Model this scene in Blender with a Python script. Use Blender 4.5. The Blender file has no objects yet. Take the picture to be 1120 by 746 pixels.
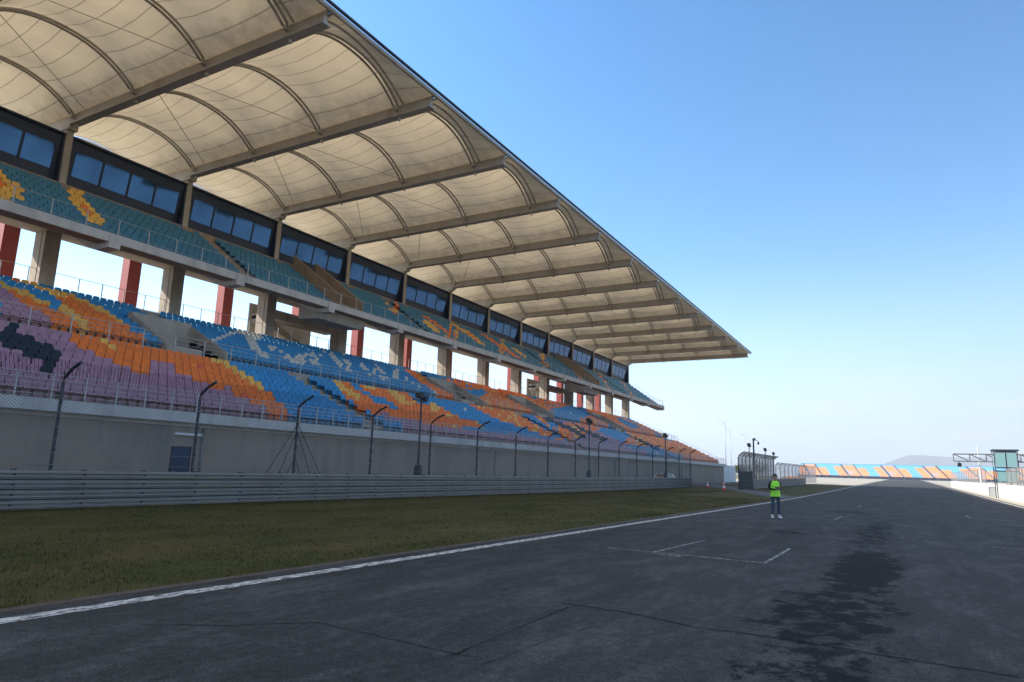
import bpy, math, random
from math import radians, sin, cos, pi, sqrt
from mathutils import Vector, Matrix
random.seed(11)
S = bpy.context.scene
SUN_E, SKY_E, SKY_DUST, EXPO, HAZE = 4.4, .15, .5, .76, 4.0e-4
COL = S.collection

# ------------------------------------------------------------------ materials
def nd(nt, t, **kw):
    n = nt.nodes.new(t)
    for k, v in kw.items():
        if k in n.inputs: n.inputs[k].default_value = v
        else: setattr(n, k, v)
    return n

def mat(name, col, rough=0.7, metal=0.0, spec=0.5, var=0.0, vscale=2.0, bump=0.0, bscale=60.0, dirt=None, dscale=0.6, damount=0.5):
    """Principled with noise-varied colour, optional dirt blotches, optional bump."""
    m = bpy.data.materials.new(name); m.use_nodes = True
    nt = m.node_tree; b = nt.nodes['Principled BSDF']
    b.inputs['Base Color'].default_value = (*col, 1)
    b.inputs['Roughness'].default_value = rough
    b.inputs['Metallic'].default_value = metal
    b.inputs['Specular IOR Level'].default_value = spec
    src = None
    geo = nd(nt, 'ShaderNodeNewGeometry')
    if var > 0:
        n = nd(nt, 'ShaderNodeTexNoise', Scale=vscale, Detail=6.0, Roughness=0.6)
        nt.links.new(geo.outputs['Position'], n.inputs['Vector'])
        r = nd(nt, 'ShaderNodeMapRange'); r.inputs['From Min'].default_value = .25; r.inputs['From Max'].default_value = .75
        r.inputs['To Min'].default_value = 1 - var; r.inputs['To Max'].default_value = 1 + var
        nt.links.new(n.outputs['Fac'], r.inputs['Value'])
        mx = nd(nt, 'ShaderNodeVectorMath', operation='SCALE'); mx.inputs[0].default_value = col
        nt.links.new(r.outputs[0], mx.inputs['Scale']); src = mx.outputs[0]
    if dirt is not None:
        n2 = nd(nt, 'ShaderNodeTexNoise', Scale=dscale, Detail=8.0, Roughness=0.65)
        mp = nd(nt, 'ShaderNodeMapping'); mp.inputs['Scale'].default_value = (1.6, 1.6, .35)
        nt.links.new(geo.outputs['Position'], mp.inputs['Vector']); nt.links.new(mp.outputs[0], n2.inputs['Vector'])
        r2 = nd(nt, 'ShaderNodeMapRange'); r2.inputs['From Min'].default_value = .48; r2.inputs['From Max'].default_value = .72
        r2.inputs['To Max'].default_value = damount
        nt.links.new(n2.outputs['Fac'], r2.inputs['Value'])
        mc = nd(nt, 'ShaderNodeMix', data_type='RGBA'); mc.inputs[7].default_value = (*dirt, 1); mc.inputs[6].default_value = (*col, 1)
        if src is not None: nt.links.new(src, mc.inputs[6])
        nt.links.new(r2.outputs[0], mc.inputs[0]); src = mc.outputs[2]
    if src is not None: nt.links.new(src, b.inputs['Base Color'])
    if bump > 0:
        n3 = nd(nt, 'ShaderNodeTexNoise', Scale=bscale, Detail=4.0)
        nt.links.new(geo.outputs['Position'], n3.inputs['Vector'])
        bp = nd(nt, 'ShaderNodeBump', Strength=bump, Distance=.02)
        nt.links.new(n3.outputs['Fac'], bp.inputs['Height']); nt.links.new(bp.outputs[0], b.inputs['Normal'])
    return m

M = {}
M['conc_light'] = mat('pale_concrete', (.56, .525, .49), .8, var=.12, vscale=1.2, dirt=(.28, .26, .23), damount=.5)
M['conc'] = mat('grey_concrete', (.44, .385, .32), .85, var=.15, vscale=1.5, dirt=(.20, .17, .14), damount=.6, bump=.15, bscale=20)
M['conc_brown'] = mat('brown_concrete', (.34, .25, .17), .85, var=.15, vscale=1.5, dirt=(.18, .13, .09), damount=.5)
M['wall'] = mat('beige_render', (.37, .285, .21), .9, var=.08, vscale=.5, dirt=(.20, .175, .15), dscale=.5, damount=.8, bump=.1, bscale=15)
M['white_wall'] = mat('white_render', (.78, .77, .75), .8, var=.05, vscale=.8, dirt=(.5, .48, .44), dscale=.3, damount=.3)
M['red'] = mat('red_paint', (.33, .058, .042), .6, var=.08, vscale=1.0)
M['steel'] = mat('grey_brown_steel_paint', (.48, .445, .40), .55, var=.1, vscale=1.0, dirt=(.22, .15, .10), dscale=.5, damount=.45)
M['navy'] = mat('navy_cladding', (.012, .016, .035), .45, var=.1, vscale=2)
M['black'] = mat('black_rubber', (.015, .015, .017), .6)
M['dark_steel'] = mat('dark_galvanised', (.045, .05, .06), .5, metal=.3, var=.15, vscale=3)
M['galv'] = mat('galvanised_steel', (.25, .24, .225), .5, metal=.35, var=.15, vscale=1.2, dirt=(.2, .17, .14), dscale=.8, damount=.6)
M['rail'] = mat('grey_white_railing_paint', (.46, .45, .43), .5, metal=.2, var=.08)
M['white'] = mat('white_paint', (.8, .8, .78), .5)
M['blue_door'] = mat('blue_door_paint', (.008, .026, .075), .5)
M['lamp_grey'] = mat('lamp_pole_grey', (.45, .46, .48), .5, metal=.4)
M['cone_red'] = mat('cone_red', (.75, .06, .03), .5)
M['far_blue'] = mat('haze_pale_blue_plastic', (.13, .40, .62), .6, var=.1)  # far seats made paler: haze and glare are put into the colour
M['far_orange'] = mat('haze_pale_orange_plastic', (.78, .30, .12), .6, var=.15)
M['orange_block'] = mat('orange_block', (.7, .22, .03), .6)
M['car_white'] = mat('car_white_paint', (.72, .74, .76), .25, spec=.6)
M['car_glass'] = mat('car_glass', (.01, .012, .015), .08, spec=.8)
M['tyre'] = mat('tyre', (.02, .02, .02), .8)
M['teal_glass'] = mat('teal_glass', (.22, .40, .38), .1, spec=.8)
M['line'] = None
SEATCOL = {'B': (.028, .25, .50), 'O': (.86, .19, .006), 'Y': (.82, .44, .07), 'L': (.40, .205, .27), 'N': (.006, .009, .018),
           'W': (.62, .58, .52), 'T': (.050, .19, .28), 'K': (.72, .10, .03)}
for k, c in SEATCOL.items():
    M['seat_' + k] = mat('seat_plastic_' + {'B': 'blue', 'O': 'orange', 'Y': 'yellow', 'L': 'lilac', 'N': 'navy', 'W': 'white', 'T': 'teal', 'K': 'red'}[k], c, (.45), spec=.35, var=.3, vscale=3.7, dirt=tuple(.62 * a + .012 for a in c), dscale=1.7, damount=.5)

def glass_mat():
    m = mat('reflective_blue_glass', (.038, .095, .185), .06, metal=.8, var=.3, vscale=.45, bump=.2, bscale=.5); return m
M['glass'] = glass_mat()

def canopy_mat(q=1.0, name='canopy_membrane'):
    m = bpy.data.materials.new(name); m.use_nodes = True; nt = m.node_tree
    nt.nodes.remove(nt.nodes['Principled BSDF']); out = nt.nodes['Material Output']
    tc = nd(nt, 'ShaderNodeTexCoord'); sep = nd(nt, 'ShaderNodeSeparateXYZ'); nt.links.new(tc.outputs['Object'], sep.inputs[0])
    # welded seams: object Y runs 0..9 across the bay
    mul = nd(nt, 'ShaderNodeMath', operation='MULTIPLY'); mul.inputs[1].default_value = 8.0 / 9.0
    nt.links.new(sep.outputs['Y'], mul.inputs[0])
    fr = nd(nt, 'ShaderNodeMath', operation='PINGPONG'); fr.inputs[1].default_value = .5; nt.links.new(mul.outputs[0], fr.inputs[0])
    seam = nd(nt, 'ShaderNodeMapRange'); seam.inputs['From Min'].default_value = .012; seam.inputs['From Max'].default_value = .038
    nt.links.new(fr.outputs[0], seam.inputs['Value'])
    n = nd(nt, 'ShaderNodeTexNoise', Scale=.55, Detail=8.0, Roughness=.65)
    geo = nd(nt, 'ShaderNodeNewGeometry'); nt.links.new(geo.outputs['Position'], n.inputs['Vector'])
    rr = nd(nt, 'ShaderNodeMapRange'); rr.inputs['From Min'].default_value = .3; rr.inputs['From Max'].default_value = .75; rr.inputs['To Min'].default_value = 1.0; rr.inputs['To Max'].default_value = .80
    nt.links.new(n.outputs['Fac'], rr.inputs['Value'])
    n2 = nd(nt, 'ShaderNodeTexNoise', Scale=2.2, Detail=6.0, Roughness=.7); nt.links.new(geo.outputs['Position'], n2.inputs['Vector'])
    r2 = nd(nt, 'ShaderNodeMapRange'); r2.inputs['From Min'].default_value = .66; r2.inputs['From Max'].default_value = .8; r2.inputs['To Min'].default_value = 1.0; r2.inputs['To Max'].default_value = .6
    nt.links.new(n2.outputs['Fac'], r2.inputs['Value'])
    m1 = nd(nt, 'ShaderNodeMath', operation='MULTIPLY'); nt.links.new(rr.outputs[0], m1.inputs[0]); nt.links.new(r2.outputs[0], m1.inputs[1])
    sm = nd(nt, 'ShaderNodeMapRange'); sm.inputs['To Min'].default_value = .5; sm.inputs['To Max'].default_value = 1.0; nt.links.new(seam.outputs[0], sm.inputs['Value'])
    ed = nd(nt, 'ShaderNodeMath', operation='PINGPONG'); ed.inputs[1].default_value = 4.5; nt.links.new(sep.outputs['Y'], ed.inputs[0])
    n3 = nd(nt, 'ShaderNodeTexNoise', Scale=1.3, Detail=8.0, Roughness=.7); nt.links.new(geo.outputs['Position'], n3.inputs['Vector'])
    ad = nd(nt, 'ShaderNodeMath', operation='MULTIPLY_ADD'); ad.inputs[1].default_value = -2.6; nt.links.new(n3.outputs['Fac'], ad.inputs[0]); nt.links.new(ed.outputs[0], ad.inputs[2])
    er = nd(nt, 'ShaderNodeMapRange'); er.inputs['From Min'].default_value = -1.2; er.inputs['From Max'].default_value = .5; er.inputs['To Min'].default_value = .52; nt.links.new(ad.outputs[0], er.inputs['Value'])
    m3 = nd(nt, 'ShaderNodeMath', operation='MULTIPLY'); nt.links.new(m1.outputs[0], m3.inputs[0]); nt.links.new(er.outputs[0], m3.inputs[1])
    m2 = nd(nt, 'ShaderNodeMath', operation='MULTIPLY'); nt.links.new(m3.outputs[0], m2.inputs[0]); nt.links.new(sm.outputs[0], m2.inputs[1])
    def scaled(c):
        v = nd(nt, 'ShaderNodeVectorMath', operation='SCALE'); v.inputs[0].default_value = c; nt.links.new(m2.outputs[0], v.inputs['Scale']); return v.outputs[0]
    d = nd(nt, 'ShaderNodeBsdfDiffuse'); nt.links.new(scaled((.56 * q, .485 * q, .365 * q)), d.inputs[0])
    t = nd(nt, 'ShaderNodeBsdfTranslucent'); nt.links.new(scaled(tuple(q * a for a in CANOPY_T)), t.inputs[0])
    mx = nd(nt, 'ShaderNodeMixShader'); mx.inputs[0].default_value = .38
    nt.links.new(d.outputs[0], mx.inputs[1]); nt.links.new(t.outputs[0], mx.inputs[2]); nt.links.new(mx.outputs[0], out.inputs[0])
    return m
CANOPY_T = (.62, .475, .295)
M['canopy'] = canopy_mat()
M['eave_cloth'] = canopy_mat(.70, 'darkened_eave_membrane')  # canopy copy darkened to stand for the shadowed openings along the eave

def mesh_mat(pitch=.11, wire=.055, col=(.06, .065, .075)):
    m = bpy.data.materials.new('chain_link_wire'); m.use_nodes = True; nt = m.node_tree
    b = nt.nodes['Principled BSDF']; b.inputs['Base Color'].default_value = (*col, 1); b.inputs['Roughness'].default_value = .5; b.inputs['Metallic'].default_value = .3
    out = nt.nodes['Material Output']
    geo = nd(nt, 'ShaderNodeNewGeometry'); sep = nd(nt, 'ShaderNodeSeparateXYZ'); nt.links.new(geo.outputs['Position'], sep.inputs[0])
    outs = []
    for op in ('ADD', 'SUBTRACT'):
        a = nd(nt, 'ShaderNodeMath', operation=op); nt.links.new(sep.outputs['Y'], a.inputs[0]); nt.links.new(sep.outputs['Z'], a.inputs[1])
        s = nd(nt, 'ShaderNodeMath', operation='MULTIPLY'); s.inputs[1].default_value = 1 / pitch; nt.links.new(a.outputs[0], s.inputs[0])
        p = nd(nt, 'ShaderNodeMath', operation='PINGPONG'); p.inputs[1].default_value = .5; nt.links.new(s.outputs[0], p.inputs[0])
        l = nd(nt, 'ShaderNodeMath', operation='LESS_THAN'); l.inputs[1].default_value = wire; nt.links.new(p.outputs[0], l.inputs[0]); outs.append(l.outputs[0])
    mx = nd(nt, 'ShaderNodeMath', operation='MAXIMUM'); nt.links.new(outs[0], mx.inputs[0]); nt.links.new(outs[1], mx.inputs[1])
    tr = nd(nt, 'ShaderNodeBsdfTransparent'); ms = nd(nt, 'ShaderNodeMixShader')
    nt.links.new(mx.outputs[0], ms.inputs[0]); nt.links.new(tr.outputs[0], ms.inputs[1]); nt.links.new(b.outputs[0], ms.inputs[2]); nt.links.new(ms.outputs[0], out.inputs[0])
    return m
M['mesh'] = mesh_mat()
M['mesh_light'] = mesh_mat(.09, .17, (.36, .35, .33)); M['mesh_light'].name = 'pale_fence_wire'
M['mesh_dense'] = mesh_mat(.06, .23, (.05, .055, .065)); M['mesh_dense'].name = 'dense_fence_wire'

def asphalt_mat():
    m = bpy.data.materials.new('worn_asphalt'); m.use_nodes = True; nt = m.node_tree; b = nt.nodes['Principled BSDF']
    geo = nd(nt, 'ShaderNodeNewGeometry'); P = geo.outputs['Position']
    def noise(scale, detail=6.0, rough=.6, sc=(1, 1, 1), dist=0.0):
        mp = nd(nt, 'ShaderNodeMapping'); mp.inputs['Scale'].default_value = sc; nt.links.new(P, mp.inputs['Vector'])
        n = nd(nt, 'ShaderNodeTexNoise', Scale=scale, Detail=detail, Roughness=rough, Distortion=dist); nt.links.new(mp.outputs[0], n.inputs['Vector']); return n.outputs['Fac']
    def rng(v, a, b_, c, d):
        r = nd(nt, 'ShaderNodeMapRange'); 
        for k, x in zip(('From Min', 'From Max', 'To Min', 'To Max'), (a, b_, c, d)): r.inputs[k].default_value = x
        nt.links.new(v, r.inputs['Value']); return r.outputs[0]
    def math_(op, a, b_):
        n = nd(nt, 'ShaderNodeMath', operation=op)
        for i, x in enumerate((a, b_)):
            if isinstance(x, (int, float)): n.inputs[i].default_value = x
            else: nt.links.new(x, n.inputs[i])
        return n.outputs[0]
    big = rng(noise(.35, 5, .6, (1, .18, 1)), .3, .7, .78, 1.22)
    fine = math_('MULTIPLY', rng(noise(55, 3, .85), .32, .68, .15, 1.95), rng(noise(9, 8, .8), .3, .7, .5, 1.5))
    grit = rng(noise(90, 2, .8), .60, .74, 1.0, 3.4)
    pale = rng(noise(1.5, 10, .8, (1, .35, 1), .3), .47, .65, 0, .85)
    v = math_('MULTIPLY', math_('MULTIPLY', big, fine), grit)
    base = nd(nt, 'ShaderNodeVectorMath', operation='SCALE'); base.inputs[0].default_value = ASPHALT; nt.links.new(v, base.inputs['Scale'])
    c1 = nd(nt, 'ShaderNodeMix', data_type='RGBA'); nt.links.new(pale, c1.inputs[0]); nt.links.new(base.outputs[0], c1.inputs[6])
    pv = nd(nt, 'ShaderNodeVectorMath', operation='SCALE'); pv.inputs[0].default_value = tuple(2.2 * a for a in ASPHALT); nt.links.new(v, pv.inputs['Scale']); nt.links.new(pv.outputs[0], c1.inputs[7])
    # dark spilled / rubbered patch along the left part of the straight
    sep = nd(nt, 'ShaderNodeSeparateXYZ'); nt.links.new(P, sep.inputs[0])
    def bell(out, c, w):
        d = math_('DIVIDE', math_('SUBTRACT', out, c), w); return math_('MULTIPLY', d, d)
    def blob(cx, wx, cy, wy):
        s = math_('ADD', bell(sep.outputs['X'], cx, wx), bell(sep.outputs['Y'], cy, wy)); return math_('MAXIMUM', math_('SUBTRACT', 1.0, s), 0.0)
    reg = math_('MAXIMUM', math_('MAXIMUM', blob(-.75, .80, 14.6, 5.2), math_('MULTIPLY', blob(-.9, 1.15, 9.6, 4.6), .66)), math_('MULTIPLY', blob(-1.0, .9, 25, 11), .66))
    reg = math_('MAXIMUM', reg, math_('MULTIPLY', blob(-.75, .9, 6.4, 2.6), .62))
    reg = math_('MAXIMUM', reg, math_('MULTIPLY', blob(-3.2, .9, 22.5, 1.1), .7))
    reg = math_('MAXIMUM', reg, math_('MULTIPLY', blob(-2.6, 1.9, 39, 3.2), .62))
    sn = noise(2.6, 10, .78, (1, .8, 1), .2)
    st = rng(math_('ADD', sn, math_('MULTIPLY', reg, .345)), .658, .708, 0, .88)
    c2 = nd(nt, 'ShaderNodeMix', data_type='RGBA'); nt.links.new(st, c2.inputs[0]); nt.links.new(c1.outputs[2], c2.inputs[6]); c2.inputs[7].default_value = (.003, .0026, .0022, 1)
    nt.links.new(c2.outputs[2], b.inputs['Base Color'])
    b.inputs['Roughness'].default_value = .9; b.inputs['Specular IOR Level'].default_value = .18
    bp = nd(nt, 'ShaderNodeBump', Strength=.5, Distance=.012); nt.links.new(noise(85, 4, .7), bp.inputs['Height']); nt.links.new(bp.outputs[0], b.inputs['Normal'])
    return m
ASPHALT = (.043, .040, .037)
M['asphalt'] = asphalt_mat()
M['road'] = mat('old_road_asphalt', (.11, .105, .10), .9, var=.2, vscale=1.0, bump=.2, bscale=50)
M['sand_tarmac'] = mat('pale_runoff', (.42, .37, .28), .9, var=.15, vscale=.3)
M['crack'] = mat('crack_sealant', (.014, .013, .012), .95, spec=.05)
M['kerb'] = mat('kerb_concrete', (.10, .07, .05), .9, var=.2, vscale=3)

def paint_mat(wear=.5, col=(.74, .68, .60)):
    m = bpy.data.materials.new('worn_road_paint'); m.use_nodes = True; nt = m.node_tree; b = nt.nodes['Principled BSDF']
    geo = nd(nt, 'ShaderNodeNewGeometry')
    n = nd(nt, 'ShaderNodeTexNoise', Scale=7.0, Detail=9.0, Roughness=.78); mp = nd(nt, 'ShaderNodeMapping'); mp.inputs['Scale'].default_value = (2.6, .7, 1); nt.links.new(geo.outputs['Position'], mp.inputs['Vector']); nt.links.new(mp.outputs[0], n.inputs['Vector'])
    r = nd(nt, 'ShaderNodeMapRange'); r.inputs['From Min'].default_value = wear - .035; r.inputs['From Max'].default_value = wear + .035; nt.links.new(n.outputs['Fac'], r.inputs['Value'])
    c = nd(nt, 'ShaderNodeMix', data_type='RGBA'); c.inputs[6].default_value = (*col, 1); c.inputs[7].default_value = (.05, .052, .056, 1); nt.links.new(r.outputs[0], c.inputs[0])
    nt.links.new(c.outputs[2], b.inputs['Base Color']); b.inputs['Roughness'].default_value = .75
    return m
M['line'] = paint_mat(.51)
M['grid_line'] = paint_mat(.485, (.50, .46, .40)); M['grid_line'].name = 'faded_grid_paint'

def grass_mat(name, c1, c2, c3):
    m = bpy.data.materials.new(name); m.use_nodes = True; nt = m.node_tree; b = nt.nodes['Principled BSDF']
    geo = nd(nt, 'ShaderNodeNewGeometry')
    def noise(scale, detail, sc=(1, 1, 1)):
        mp = nd(nt, 'ShaderNodeMapping'); mp.inputs['Scale'].default_value = sc; nt.links.new(geo.outputs['Position'], mp.inputs['Vector'])
        n = nd(nt, 'ShaderNodeTexNoise', Scale=scale, Detail=detail, Roughness=.65); nt.links.new(mp.outputs[0], n.inputs['Vector']); return n.outputs['Fac']
    r1 = nd(nt, 'ShaderNodeMapRange'); r1.inputs['From Min'].default_value = .38; r1.inputs['From Max'].default_value = .62; nt.links.new(noise(.42, 8, (1, .5, 1)), r1.inputs['Value'])
    m1 = nd(nt, 'ShaderNodeMix', data_type='RGBA'); m1.inputs[6].default_value = (*c1, 1); m1.inputs[7].default_value = (*c2, 1); nt.links.new(r1.outputs[0], m1.inputs[0])
    r2 = nd(nt, 'ShaderNodeMapRange'); r2.inputs['From Min'].default_value = .5; r2.inputs['From Max'].default_value = .7; r2.inputs['To Max'].default_value = .75; nt.links.new(noise(2.6, 8), r2.inputs['Value'])
    m2 = nd(nt, 'ShaderNodeMix', data_type='RGBA'); m2.inputs[7].default_value = (*c3, 1); nt.links.new(m1.outputs[2], m2.inputs[6]); nt.links.new(r2.outputs[0], m2.inputs[0])
    nt.links.new(m2.outputs[2], b.inputs['Base Color']); b.inputs['Roughness'].default_value = .9; b.inputs['Specular IOR Level'].default_value = .15
    bp = nd(nt, 'ShaderNodeBump', Strength=.6, Distance=.04); nt.links.new(noise(14, 5), bp.inputs['Height']); nt.links.new(bp.outputs[0], b.inputs['Normal'])
    return m
M['turf'] = grass_mat('verge_turf', (.062, .060, .013), (.115, .084, .028), (.036, .050, .010))
M['blade'] = grass_mat('grass_blades', (.070, .070, .016), (.140, .104, .036), (.038, .056, .011))
M['earth'] = grass_mat('dry_field', (.16, .14, .07), (.20, .17, .10), (.10, .11, .045))
M['hill'] = grass_mat('hill_scrub', (.06, .07, .04), (.09, .085, .05), (.045, .06, .03))
M['leaf'] = grass_mat('tree_leaves', (.10, .11, .035), (.13, .12, .05), (.06, .08, .025))
M['bark'] = mat('bark', (.10, .075, .055), .9)
M['skin'] = mat('skin', (.42, .25, .17), .55)
M['hair'] = mat('dark_hair', (.008, .007, .006), .5)
M['vest'] = mat('hi_vis_vest', (.36, .86, .05), .6, var=.14, vscale=9, bump=.9, bscale=11)
M['vest_tape'] = mat('reflective_tape', (.62, .64, .60), .35, metal=.3)
M['sweater'] = mat('black_sweater', (.010, .010, .011), .8)
M['jeans'] = mat('blue_jeans', (.028, .050, .092), .85, var=.3, vscale=12, bump=.7, bscale=16)
M['shoe'] = mat('white_shoes', (.66, .65, .62), .6)
M['device'] = mat('device_black', (.012, .012, .014), .3)

# ------------------------------------------------------------------ mesh helpers
class MB:
    def __init__(s): s.v = []; s.f = []; s.mi = []; s.cur = 0
    def face(s, pts):
        i = len(s.v); s.v += [tuple(p) for p in pts]; s.f.append(tuple(range(i, i + len(pts)))); s.mi.append(s.cur)
    def box(s, x0, x1, y0, y1, z0, z1):
        i = len(s.v)
        s.v += [(x0, y0, z0), (x1, y0, z0), (x1, y1, z0), (x0, y1, z0), (x0, y0, z1), (x1, y0, z1), (x1, y1, z1), (x0, y1, z1)]
        for q in ((3, 2, 1, 0), (4, 5, 6, 7), (0, 1, 5, 4), (1, 2, 6, 5), (2, 3, 7, 6), (3, 0, 4, 7)):
            s.f.append(tuple(i + k for k in q)); s.mi.append(s.cur)
    def prism(s, prof, y0, y1):
        """profile [(x,z)] extruded along Y from y0 to y1"""
        n = len(prof); i = len(s.v)
        s.v += [(x, y0, z) for x, z in prof] + [(x, y1, z) for x, z in prof]
        for k in range(n):
            k2 = (k + 1) % n; s.f.append((i + k, i + k2, i + n + k2, i + n + k)); s.mi.append(s.cur)
        s.f.append(tuple(i + k for k in range(n - 1, -1, -1))); s.mi.append(s.cur)
        s.f.append(tuple(i + n + k for k in range(n))); s.mi.append(s.cur)
    def prism_x(s, prof, x0, x1):
        """profile [(y,z)] extruded along X"""
        n = len(prof); i = len(s.v)
        s.v += [(x0, y, z) for y, z in prof] + [(x1, y, z) for y, z in prof]
        for k in range(n):
            k2 = (k + 1) % n; s.f.append((i + k, i + k2, i + n + k2, i + n + k)); s.mi.append(s.cur)
        s.f.append(tuple(i + k for k in range(n))); s.mi.append(s.cur)
        s.f.append(tuple(i + n + k for k in range(n - 1, -1, -1))); s.mi.append(s.cur)
    def prism_z(s, prof, z0, z1):
        n = len(prof); i = len(s.v)
        s.v += [(x, y, z0) for x, y in prof] + [(x, y, z1) for x, y in prof]
        for k in range(n):
            k2 = (k + 1) % n; s.f.append((i + k, i + k2, i + n + k2, i + n + k)); s.mi.append(s.cur)
        s.f.append(tuple(i + k for k in range(n - 1, -1, -1))); s.mi.append(s.cur)
        s.f.append(tuple(i + n + k for k in range(n))); s.mi.append(s.cur)
    def tube(s, pts, r, n=6, r2=None):
        pts = [Vector(p) for p in pts]; i0 = len(s.v); m = len(pts)
        for k, p in enumerate(pts):
            a = pts[max(k - 1, 0)]; b = pts[min(k + 1, m - 1)]; d = (b - a).normalized()
            up = Vector((0, 0, 1)) if abs(d.z) < .9 else Vector((1, 0, 0))
            u = d.cross(up).normalized(); w = d.cross(u)
            rr = r if r2 is None else r + (r2 - r) * k / (m - 1)
            for j in range(n):
                t = 2 * pi * j / n; q = p + u * (cos(t) * rr) + w * (sin(t) * rr); s.v.append(tuple(q))
        for k in range(m - 1):
            for j in range(n):
                a = i0 + k * n + j; b = i0 + k * n + (j + 1) % n; s.f.append((a, b, b + n, a + n)); s.mi.append(s.cur)
        s.f.append(tuple(i0 + j for j in range(n - 1, -1, -1))); s.mi.append(s.cur)
        s.f.append(tuple(i0 + (m - 1) * n + j for j in range(n))); s.mi.append(s.cur)
    def build(s, name, mats, parent=None, smooth=False, loc=None, fix=False):
        me = bpy.data.meshes.new(name)
        me.from_pydata(s.v, [], s.f)
        for m in (mats if isinstance(mats, (list, tuple)) else [mats]): me.materials.append(m)
        if any(s.mi): me.polygons.foreach_set('material_index', s.mi)
        if smooth: me.polygons.foreach_set('use_smooth', [True] * len(s.f))
        me.update()
        if fix:
            import bmesh
            bm = bmesh.new(); bm.from_mesh(me); bmesh.ops.recalc_face_normals(bm, faces=bm.faces); bm.to_mesh(me); bm.free()
        o = bpy.data.objects.new(name, me); COL.objects.link(o)
        if parent: o.parent = parent
        if loc: o.location = loc
        return o

def tag(o, label=None, cat=None, group=None, kind=None):
    if label: o['label'] = label
    if cat: o['category'] = cat
    if group: o['group'] = group
    if kind: o['kind'] = kind
    return o
def empty(name, loc=(0, 0, 0), rz=0.0):
    o = bpy.data.objects.new(name, None); COL.objects.link(o); o.location = loc; o.rotation_euler = (0, 0, rz); o.empty_display_size = .3
    return o
def copy_tree(o, parent=None):
    c = o.copy(); COL.objects.link(c)
    if parent: c.parent = parent
    for ch in list(o.children): copy_tree(ch, c)
    return c
def inpoly(p, y, x):
    c = False; n = len(p)
    for i in range(n):
        y1, x1 = p[i]; y2, x2 = p[i - 1]
        if (x1 > x) != (x2 > x) and y < (y2 - y1) * (x - x1) / (x2 - x1) + y1: c = not c
    return c
def hgt(Y):
    """the ground climbs gently towards the far end of the straight"""
    if Y < 40: return 0.0
    if Y < 80: return .0068 * (Y - 40) ** 2 / 80
    if Y < 450: return .0068 * (Y - 60)
    return .0068 * 390 * max(0.0, 1 - (Y - 450) / 300)
ORD = ['first', 'second', 'third', 'fourth', 'fifth', 'sixth', 'seventh', 'eighth', 'ninth', 'tenth', 'eleventh', 'twelfth', 'thirteenth', 'fourteenth',
       'fifteenth', 'sixteenth', 'seventeenth', 'eighteenth', 'nineteenth', 'twentieth']
def ordinal(n):
    if n <= 20: return ORD[n - 1]
    tens = {2: 'twenty', 3: 'thirty', 4: 'forty', 5: 'fifty', 6: 'sixty'}[n // 10]
    return tens[:-1] + 'ieth' if n % 10 == 0 else tens + '-' + ORD[n % 10 - 1]
# ------------------------------------------------------------------ camera
CAMZ = 1.6
def make_camera():
    yaw, pitch, roll, f = .5210, .1869, .0296, 744.96
    fw = Vector((-sin(yaw) * cos(pitch), cos(yaw) * cos(pitch), sin(pitch)))
    r0 = Vector((cos(yaw), sin(yaw), 0)); u0 = r0.cross(fw)
    r = cos(roll) * r0 + sin(roll) * u0; u = -sin(roll) * r0 + cos(roll) * u0
    cd = bpy.data.cameras.new('camera'); co = bpy.data.objects.new('camera', cd); COL.objects.link(co)
    co.matrix_world = Matrix(((r.x, u.x, -fw.x, 0), (r.y, u.y, -fw.y, 0), (r.z, u.z, -fw.z, CAMZ), (0, 0, 0, 1)))
    cd.sensor_width = 36; cd.lens = f / 1120 * 36; cd.clip_start = .1; cd.clip_end = 20000
    S.camera = co
    def px(p):
        d = Vector(p) - Vector((0, 0, CAMZ)); w = d.dot(fw)
        return (560 + f * d.dot(r) / w, 373 - f * d.dot(u) / w) if w > .1 else (-9999, -9999)
    return px
PX = make_camera()

# ------------------------------------------------------------------ light
SUN_TO = Vector((29.6, 16.0, -24.0)).normalized()
sd = bpy.data.lights.new('sun', 'SUN'); sd.energy = SUN_E; sd.angle = radians(.5); sd.color = (1.0, .93, .82)
so = bpy.data.objects.new('sun', sd); COL.objects.link(so); so.rotation_euler = SUN_TO.to_track_quat('-Z', 'Y').to_euler(); so.location = (-60, -20, 60)
W = bpy.data.worlds.new('World'); S.world = W; W.use_nodes = True
wn = W.node_tree; bg = wn.nodes['Background']; bg.inputs['Strength'].default_value = SKY_E
sky = wn.nodes.new('ShaderNodeTexSky'); sky.sky_type = 'NISHITA'; sky.sun_disc = False
sky.sun_elevation = math.asin(-SUN_TO.z); sky.sun_rotation = math.atan2(-SUN_TO.x, -SUN_TO.y)
sky.air_density = 1.15; sky.dust_density = SKY_DUST; sky.ozone_density = 2.5; sky.altitude = 100
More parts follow.
